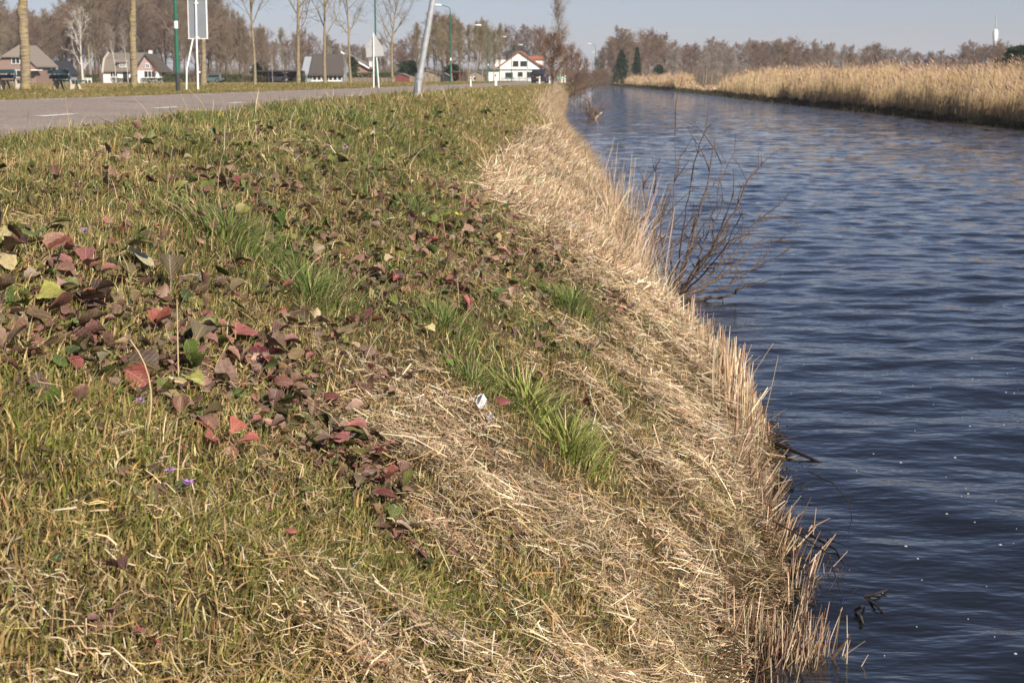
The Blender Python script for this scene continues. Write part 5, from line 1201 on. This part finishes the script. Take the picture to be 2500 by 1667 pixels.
# sheds
def shed(px0, px1, eave, ridge, base, D, mw, mr, label, depth=3, win=False):
    e, ro, L, s = gable_house("garden_shed", px0, px1, D, eave, ridge, base, depth, mw, mr, label, over=.15, rt=.08, name_cat="shed")
    if win: a, b = L(px0+(px1-px0)*.4, (eave+base)/2-1); window(e, a, b, .35, .4, 0, fr=M_frame, mull=0, t=.05)
    a, b = L(px1-(px1-px0)*.28, (eave+base)/2+2); MB().box((a, -.02, b), (.6, .04, 1.0)).build("door", mw, e)
    return e
shed(966, 1006, 189, 181.5, 204, 205, M_redw, M_dtile, "dark red garden shed right of the wooden fence")
shed(1016, 1072, 181, 174, 204, 222, M_wood, M_dtile, "low weathered shed with a dark roof behind the leaning lamp post")
shed(1148, 1184, 183, 175, 204, 225, M_wood, M_dtile, "pale wooden shed with a small window left of the white house", win=True)
shed(1076, 1100, 186, 180, 203, 232, M_black, M_dtile, "small dark lean-to shed between the evergreen bushes")
# pergola
D = 205; s = D/F; e = empty("pergola", ((1108-1465)*s, D, gz((1108-1465)*s, D))); tag(e, "brown wooden pergola with a flat slatted top behind the lamp posts", "pergola")
for dx in (0, 18*s): MB().box((dx, 0, .6), (.1, .1, 1.3)).build("post", M_redw, e); MB().box((dx, .8, .6), (.1, .1, 1.3)).build("post", M_redw, e)
MB().box((9*s, .4, 1.28), (24*s, 1.2, .1)).build("top", M_redw, e)
# wooden fences
def board_fence(px0, px1, top, bot, D, label, m, gap=.03, bw=.14, posts=6, name="wooden_fence"):
    s = D/F; x0, x1 = (px0-1465)*s, (px1-1465)*s; zb = EYE-(bot-190)*s; H = (bot-top)*s; e = empty(name, (x0, D, zb)); tag(e, label, "fence")
    b = MB(); x = 0; rr = random.Random(int(px0))
    while x < x1-x0: b.box((x+bw/2, 0, H/2-.05), (bw-.01, .025, H*rr.uniform(.93, 1.03)+.1)); x += bw+gap
    b.build("boards", m, e)
    for k in range(posts): MB().box(((x1-x0)*k/(posts-1), -.06, H/2-.05), (.1, .09, H+.18)).build("post", m, e)
    MB().box(((x1-x0)/2, .03, H*.75), (x1-x0, .03, .07)).build("rail", m, e)
    return e
board_fence(852, 968, 190, 203.5, 195, "long weathered board fence in front of the hedge near the triangular sign", M_wood, .05, .12, 12)
board_fence(1006, 1078, 188, 203.5, 200, "board fence around the low shed behind the leaning post", M_wood, .02, .16, 7)
board_fence(1228, 1300, 189, 202.5, 250, "grey-green picket fence in front of the white house", mat("picket_paint", (.25, .27, .25), .8), .07, .06, 6, "picket_fence")
# small stakes in the meadow
for k, (px_, D_, py_) in enumerate(((257, 70, 212), (386, 72, 212), (421, 74, 209), (538, 80, 209), (566, 84, 209), (598, 88, 209), (704, 100, 206), (508, 76, 206), (285, 95, 204), (817, 120, 204))):
    x, y, z = at(px_, D_); hh = max(.12, EYE-(py_-190)/F*D_-z)
    o = MB().tube([(x, y, z-.1), (x+random.gauss(0, .02), y, z+hh)], .03, 6).build("stake", M_wood); tag(o, "short wooden stake standing in the meadow grass", "stake", "row of short wooden stakes in the meadow")

# ------------------------------------------------------------------ cars
def car(name, loc, rz, paint, label, L_=4.3, W_=1.8, H_=1.5, suv=False):
    e = empty(name, loc, rz); tag(e, label, "car")
    c = .35 if suv else .2
    prof = [(-L_/2, .35), (-L_/2+.02, .75), (-L_/2+.12, H_*.58), (-L_/2+.25+c*.2, H_*.96), (-L_/2+.6, H_), (L_*.05, H_), (L_*.22, H_*.66), (L_*.46, H_*.58), (L_/2, H_*.42), (L_/2, .35), (L_*.42, .22), (-L_*.42, .22)]
    # body as a lofted section, narrower at the glasshouse
    V = []; n = len(prof)
    def half(z): return W_/2*(1-.16*max(0, (z-H_*.6)/(H_*.4))) - (.06 if z < .3 else 0)
    for sx in (-1, -.82, .82, 1):
        for (y, z) in prof: V.append((sx*half(z) if abs(sx) == 1 else sx*half(z), y*(1 if abs(sx) < 1 else .985), z if abs(sx) < 1 else z*.985+.01))
    Fc = [tuple(range(n)), tuple(range(4*n-1, 3*n-1, -1))]
    for c_ in range(3):
        for i in range(n): Fc.append((c_*n+i, (c_+1)*n+i, (c_+1)*n+(i+1) % n, c_*n+(i+1) % n))
    MB().add(V, [f[::-1] for f in Fc]).build("body", paint, e, True, .04)
    zw = (H_*.62, H_*.93); hw = half(H_*.78)*.82
    MB().add([(-hw, -L_/2+.12, zw[0]), (hw, -L_/2+.12, zw[0]), (hw*.94, -L_/2+.26, zw[1]), (-hw*.94, -L_/2+.26, zw[1]), (-hw, -L_/2+.02, zw[0]), (hw, -L_/2+.02, zw[0]), (hw*.94, -L_/2+.2, zw[1]), (-hw*.94, -L_/2+.2, zw[1])],
             [(4, 5, 6, 7), (0, 3, 2, 1), (0, 1, 5, 4), (1, 2, 6, 5), (2, 3, 7, 6), (3, 0, 4, 7)]).build("rear_window", M_glass, e)
    for sx in (-1, 1):
        x = sx*(W_/2-.02)
        MB().add([(x, -L_*.40, H_*.64), (x, L_*.16, H_*.66), (x*.9, L_*.03, H_*.93), (x*.9, -L_*.36, H_*.93), (x*1.015, -L_*.40, H_*.64), (x*1.015, L_*.16, H_*.66), (x*.92, L_*.03, H_*.93), (x*.92, -L_*.36, H_*.93)],
                 [(0, 1, 2, 3), (7, 6, 5, 4), (0, 4, 5, 1), (1, 5, 6, 2), (2, 6, 7, 3), (3, 7, 4, 0)]).build("side_window", M_glass, e)
        MB().box((sx*W_*.40, -L_/2+.0, H_*.52), (.16, .06, .24)).build("tail_light", M_tail, e)
        for yy in (-L_*.3, L_*.31):
            w = MB().tube([(sx*(W_/2-.2), yy, .33), (sx*(W_/2+.01), yy, .33)], .33, 18).build("wheel", M_tyre, e, True); MB().tube([(sx*(W_/2+.012), yy, .33), (sx*(W_/2+.03), yy, .33)], .19, 14).build("rim", M_rim, w, True)
    MB().box((0, -L_/2-.02, H_*.40), (.52, .04, .12)).build("number_plate", M_plate, e)
    MB().box((0, -L_/2-.02, .42), (W_*.94, .14, .22)).build("bumper", M_tyre, e, False, .03)
    return e
M_tail = mat("tail_lamp", (.25, .02, .02), .3); M_tyre = mat("tyre_rubber", (.025, .025, .027), .7); M_rim = mat("wheel_rim", (.5, .5, .52), .3, metal=.8); M_plate = mat("yellow_plate", (.75, .5, .06), .5)
pb = mat("dark_blue_paint", (.018, .022, .035), .25, spec=.6); pw = mat("pale_car_paint", (.65, .65, .66), .3, spec=.5); pg = mat("grey_green_paint", (.10, .16, .15), .35, spec=.5)
x, y, z = at(1321, 205); car("parked_car", (x, 205, EYE-(203-190)/F*205), R(-4), pb, "dark high-roofed car seen from behind beside the rust-brown bush tree", 4.5, 1.85, 1.72, True)
x, y, z = at(690, 243); car("parked_car", (x, 243, EYE-(202-190)/F*243), R(60), pw, "pale car parked under the flat carport roof", 4.0, 1.7, 1.4)
x, y, z = at(1470, 300); car("moving_car", (at(1436, 330)[0], 330, 1.2), R(178), pw, "small white vehicle far down the road", 4.2, 1.8, 1.9, True)
x, y, z = at(522, 240); car("parked_car", (x, 240, gz(x, 240)), R(80), pg, "grey-green car half hidden beyond the large sign's posts", 3.6, 1.6, 1.3)

# ------------------------------------------------------------------ street furniture
M_lamp = mat("green_pole_paint", (.025, .13, .085), .4, spec=.4, var=.2, scale=3); M_head = mat("lamp_head_grey", (.72, .73, .74), .4); M_galv = mat("galvanised_steel", (.40, .41, .42), .5, metal=.25, scale=14, var=.22); M_base = mat("dark_pole_foot", (.05, .055, .06), .8)
M_sign = mat("sign_back_grey", (.20, .215, .24), .5, var=.12, scale=2); M_signl = mat("pale_sign_back", (.36, .365, .36), .5, var=.08); M_wpost = mat("white_post_plastic", (.82, .82, .80), .5, var=.06); M_bench = mat("bench_green_grey", (.06, .115, .135), .6, var=.25, scale=8); M_conc = mat("pale_concrete", (.46, .41, .34), .9, scale=20)
def lamp(px, D, base_py, top_py, label, near=False, arm=1.25):
    s = D/F; x = (px-1465)*s; zb = EYE-(base_py-190)*s; H = (base_py-top_py)*s; e = empty("street_lamp", (x, D, zb)); tag(e, label, "street lamp", "green street lamps along the road")
    MB().tube([(0, 0, .55), (0, 0, 1.5)], [.066, .064], 12).tube([(0, 0, 1.5), (0, 0, H-.55)], [.058, .042], 12).build("pole", M_lamp, e, True)
    MB().tube([(0, 0, -.35), (0, 0, .56)], [.070, .068], 12).build("pole_foot", M_base if near else M_lamp, e, True)
    MB().tube([(0, 0, 1.9), (0, 0, 2.12)], .062, 12).build("number_band", M_wpost, e, True)
    MB().tube([(0, 0, H-.56), (-.02, 0, H-.30), (-.16, 0, H-.12), (-.5, 0, H-.01), (-arm+.45, 0, H+.04)], [.042, .038, .034, .030, .028], 10).build("arm", M_lamp, e, True)
    MB().tube([(-arm+.5, 0, H+.035), (-arm+.38, 0, H+.05), (-arm, 0, H+.06), (-arm-.25, 0, H+.05), (-arm-.32, 0, H+.04)], [.04, .09, .10, .08, .03], 12).build("lamp_head", M_head, e, True)
    return e
lamp(436, 49, 223.5, -420, "nearest green lamp post, left of the large grey sign back", True, 1.2)
lamp(923, 91.5, 210, -65, "green lamp post in front of the triangular sign back", True)
lamp(1104.5, 140, 202.5, 20, "green street lamp with its curved arm just right of the leaning post", False)
lamp(1195, 189, 201, 67, "green street lamp among the slim pale-stemmed trees")
lamp(1251.5, 237, 200, 94, "green street lamp before the white house, third with a visible head")
lamp(1290, 283, 200, 113, "green street lamp over the white house's right roof")
for px_, D_, t, lb in ((1418, 330, 121, "far green lamp right of the rust-brown bush, left of the pair"), (1428, 370, 132, "far green lamp right of the rust-brown bush, right of the pair"), (1453, 300, 111, "far tall lamp where road and canal meet"), (1461, 380, 131, "lowest far lamp where road and canal meet"), (1446, 420, 146, "faint last lamp at the end of the road")):
    lamp(px_, D_, 200, t, lb)
# leaning lamp post
D = 20.0; s = D/F; x0, z0 = (1017-1465)*s, EYE-(252-190)*s; top = np.array([(1063-1465)*s, D, EYE-(0-190)*s]); base_ = np.array([x0, D, z0]); dv = top-base_; dv /= np.linalg.norm(dv)
e = empty("leaning_lamp_post", base_); tag(e, "grey galvanised lamp post leaning to the right in the verge grass", "street lamp")
dv = dv+np.array([0, .03, 0]); dv /= np.linalg.norm(dv); P = lambda t: tuple(dv*t)
MB().tube([P(-.35), P(1.22/4)], [.046, .046], 16).build("pole_foot", M_galv, e, True)
MB().tube([P(.306), P(.37)], .052, 16).build("collar", M_galv, e, True)
MB().tube([P(.371), P(1.8), P(6.6)], [.039, .036, .027], 16).build("pole", M_galv, e, True)
d0 = np.array(P(.20)); MB().box((d0[0]-.012, d0[1]-.046, d0[2]), (.038, .012, .13)).build("access_door", mat("door_plate", (.16, .165, .17), .6), e)
MB().tube([P(6.55), tuple(np.array(P(6.8))+[-.15, 0, 0]), tuple(np.array(P(6.9))+[-.8, 0, 0.1])], [.027, .025, .022], 10).build("arm", M_galv, e, True)
MB().tube([tuple(np.array(P(6.9))+[-.75, 0, .1]), tuple(np.array(P(6.9))+[-1.3, 0, .14])], [.08, .06], 10).build("lamp_head", M_head, e, True)
# guide posts
def gpost(px, top, base, D, label, w=.10):
    s = D/F; x = (px-1465)*s; zb = EYE-(base-190)*s; H = (base-top)*s; e = empty("guide_post", (x, D, zb)); tag(e, label, "guide post", "white guide posts along the road")
    MB().prism([(-w/2, -.15), (w/2, -.15), (w/2*.85, H*.96), (0, H), (-w/2*.85, H*.9)], -.05, .05).build("post", M_wpost, e, False, .012)
    MB().box((0, -.056, H*.78), (w*.55, .01, H*.16)).build("reflector", M_rfl, e)
M_rfl = mat("reflector_red", (.35, .10, .08), .3)
gpost(1214, 177, 213, 66, "largest white guide post on the near verge, left of the dark car", .092)
gpost(1153, 187.5, 208.5, 110, "white guide post across the road, left of the largest one", .085)
gpost(1319.5, 186.5, 205, 150, "white guide post directly in front of the dark car", .12)
gpost(1343.5, 188, 205, 165, "white guide post between the dark car and the bush tree trunk", .12)
gpost(1373.5, 188, 204, 190, "white guide post just right of the bush tree trunk", .13)
gpost(1381, 184.5, 204, 200, "taller white guide post beside the small green sign", .13)
gpost(1398, 194, 203, 250, "small far white guide post right of the bush tree", .13)
# benches
def bench(px, base, D, rz, label):
    s = D/F; e = empty("park_bench", ((px-1465)*s, D, EYE-(base-190)*s), rz); tag(e, label, "bench", "green-grey plank benches by the meadow")
    W = 1.5
    for z, y in ((.56, -.30), (.75, -.36)): MB().box((0, y, z), (W, .035, .14), 0, R(-14)).build("back_plank", M_bench, e, False, .006)
    for y in (-.14, .0, .14, .28): MB().box((0, y, .43), (W, .12, .035)).build("seat_plank", M_bench, e, False, .006)
    for sx in (-.5, .5):
        MB().prism_x([(-.27, -.1), (-.17, -.1), (-.02, .38), (.30, .38), (.34, .41), (-.20, .41), (-.33, .84), (-.36, .84), (-.25, .36)], sx*W*.72-.04, sx*W*.72+.04).build("leg", M_conc, e)
        MB().prism_x([(.22, -.1), (.32, -.1), (.10, .38), (.0, .38)], sx*W*.72-.045, sx*W*.72+.035).build("leg", M_conc, e)
bench(163, 226, 58, R(-41), "green-grey plank bench standing between the two nearest tree trunks"); bench(28, 224, 60, R(-41), "green-grey plank bench half hidden behind the thickest trunk")
# large sign seen from behind
D = 56; s = D/F; x0 = (466-1465)*s; e = empty("road_sign", (x0, D, gz(x0, D))); zb = gz(x0, D); tag(e, "large upright road sign seen from behind, dark grey back on two white posts", "road sign")
def lp(px, py): return ((px-466)*s, EYE-(py-190)*s-zb)
a0, b0 = lp(467, 96); a1, b1 = lp(509, 5); MB().box(((a0+a1)/2, .06, (b0+b1)/2), (a1-a0, .03, b1-b0)).build("panel", M_sign, e)
MB().box((a1+.035, .05, (b0+b1)/2), (.035, .06, b1-b0)).box((a0-.012, .05, (b0+b1)/2), (.02, .05, b1-b0)).box(((a0+a1)/2+.01, .05, b0-.012), (a1-a0+.1, .05, .02)).build("edge_rim", M_wpost, e)
p = [lp(485.5, 222), lp(485.5, 96), lp(487.5, -30)]; MB().tube([(p[0][0], 0, p[0][1]-.2), (p[1][0], 0, p[1][1]), (p[2][0], 0, p[2][1])], .030, 10).build("post", M_wpost, e, True)
p = [lp(456, 222), lp(459, 170), lp(476, 98)]; MB().tube([(p[0][0], 0, p[0][1]-.2), (p[1][0], 0, p[1][1]), (p[2][0], .02, p[2][1])], .028, 10).build("brace_post", M_wpost, e, True)
for py_ in (94, 12): a, b = lp(487, py_); MB().box((a, .02, b), (.13, .05, .045)).build("clamp", M_wpost, e)
a, b = lp(487, 177); MB().box((a+.04, 0, b), (.08, .05, .05)).build("clamp", M_wpost, e)
# triangular sign
D = 85; s = D/F; x0 = (916-1465)*s; zb = gz(x0, D); e = empty("warning_sign", (x0, D, zb)); tag(e, "triangular sign above a square plate, both seen from behind, pale grey", "road sign")
def lq(px, py): return ((px-916)*s, EYE-(py-190)*s-zb)
A, B_, C_ = lq(920, 86), lq(939, 116), lq(899, 115); MB().prism([C_, B_, A], .05, .075).build("triangle_plate", M_signl, e)
q_ = [lq(898, 117), lq(900, 142), lq(943, 138.5), lq(940, 114.5)]; MB().prism([q_[0], q_[1], q_[2], q_[3]], .052, .075).build("square_plate", M_signl, e)
a, b = lq(920, 84); c, d_ = lq(917, 212); MB().tube([(c, 0, d_-.2), (a-.05, 0, b)], .032, 10).build("post", M_wpost, e, True)
c, d_ = lq(930, 212); a, b = lq(925, 142); MB().tube([(c, .0, d_-.2), (a, .02, b)], .028, 10).build("post", M_wpost, e, True)
# distant small signs
D = 300; s = D/F; e = empty("warning_sign", ((1417-1465)*s, D, 1.2)); tag(e, "tiny white and red triangular warning sign far down the road", "road sign")
MB().tube([(0, 0, -.2), (0, 0, 2.6)], .05, 6).build("post", M_galv, e); MB().prism([(-.45, 2.1), (.45, 2.1), (0, 2.95)], -.06, -.02).build("rim_plate", M_rfl, e); MB().prism([(-.28, 2.18), (.28, 2.18), (0, 2.7)], -.08, -.065).build("face_plate", M_wpost, e)
e = empty("round_sign", (at(1399, 260)[0], 260, 1.2)); tag(e, "small round blue-violet sign far down the road", "road sign")
MB().tube([(0, 0, -.1), (0, 0, 1.1)], .04, 6).build("post", M_galv, e); MB().tube([(0, -.06, 1.1), (0, -.02, 1.1)], .26, 16).build("disc", mat("violet_blue", (.22, .18, .50), .5), e)
e = empty("direction_sign", (at(1371, 215)[0], 215, 1.3)); tag(e, "small turquoise direction board behind the guide posts", "road sign")
MB().tube([(-.3, 0, -.3), (-.3, 0, .7)], .04, 6).tube([(.3, 0, -.3), (.3, 0, .7)], .04, 6).build("post", M_galv, e); MB().box((0, -.05, .62), (1.0, .04, .28)).build("board", mat("turquoise_board", (.15, .5, .42), .5), e)
# tower
D = 1400; s = D/F; e = empty("radio_tower", ((2397-1465)*s, D, .3)); tag(e, "distant white and grey radio tower with thin mast above the far wood", "tower")
hh = lambda py: EYE-(py-190)*s-.3
MB().tube([(0, 0, 0), (0, 0, hh(104))], [5*s, 4.4*s], 16).build("shaft", M_galv, e, True)
MB().tube([(0, 0, hh(104)), (0, 0, hh(97)), (0, 0, hh(84)), (0, 0, hh(79)), (0, 0, hh(77))], [4.4*s, 6.3*s, 6.3*s, 5*s, 2*s], 18).build("tower_head", M_frame, e, True)
MB().tube([(0, 0, hh(77)), (0, 0, hh(60)), (0, 0, hh(40))], [1.9*s, 1.5*s, 1.2*s], 8).build("mast", M_galv, e, True)
# white structure and arch across the canal
D = 390; s = D/F; e = empty("boat_shelter", ((1592-1465)*s, D, .4)); tag(e, "small pale canopy and white boards by the reeds at the canal's far end", "shelter")
for dx in (-.8, .8): MB().box((dx, 0, .9), (.12, .12, 1.8)).build("post", M_frame, e)
MB().box((0, 0, .75), (1.1, .1, .8)).build("board", M_frame, e); MB().prism([(-1.3, 1.95), (-1.3, 2.05), (1.2, 1.5), (1.2, 1.4)], -.6, .6).build("canopy", mat("grey_canopy", (.25, .32, .32), .6), e)

# ------------------------------------------------------------------ spring haze
HAZE = True
if HAZE:
    hm, nt, p = nodes_of("spring_haze"); nt.nodes.remove(p); v = nt.nodes.new("ShaderNodeVolumePrincipled")
    v.inputs["Color"].default_value = (.86, .90, 1.0, 1); v.inputs["Density"].default_value = .00018; v.inputs["Anisotropy"].default_value = .0
    nt.links.new(v.outputs[0], nt.nodes["Material Output"].inputs["Volume"])
    hz = MB().box((0, 2080, 34), (5300, 4300, 72)).build("haze", hm); tag(hz, "thin pale spring haze over canal and meadow", kind='stuff')
sc.cycles.volume_bounces = 0
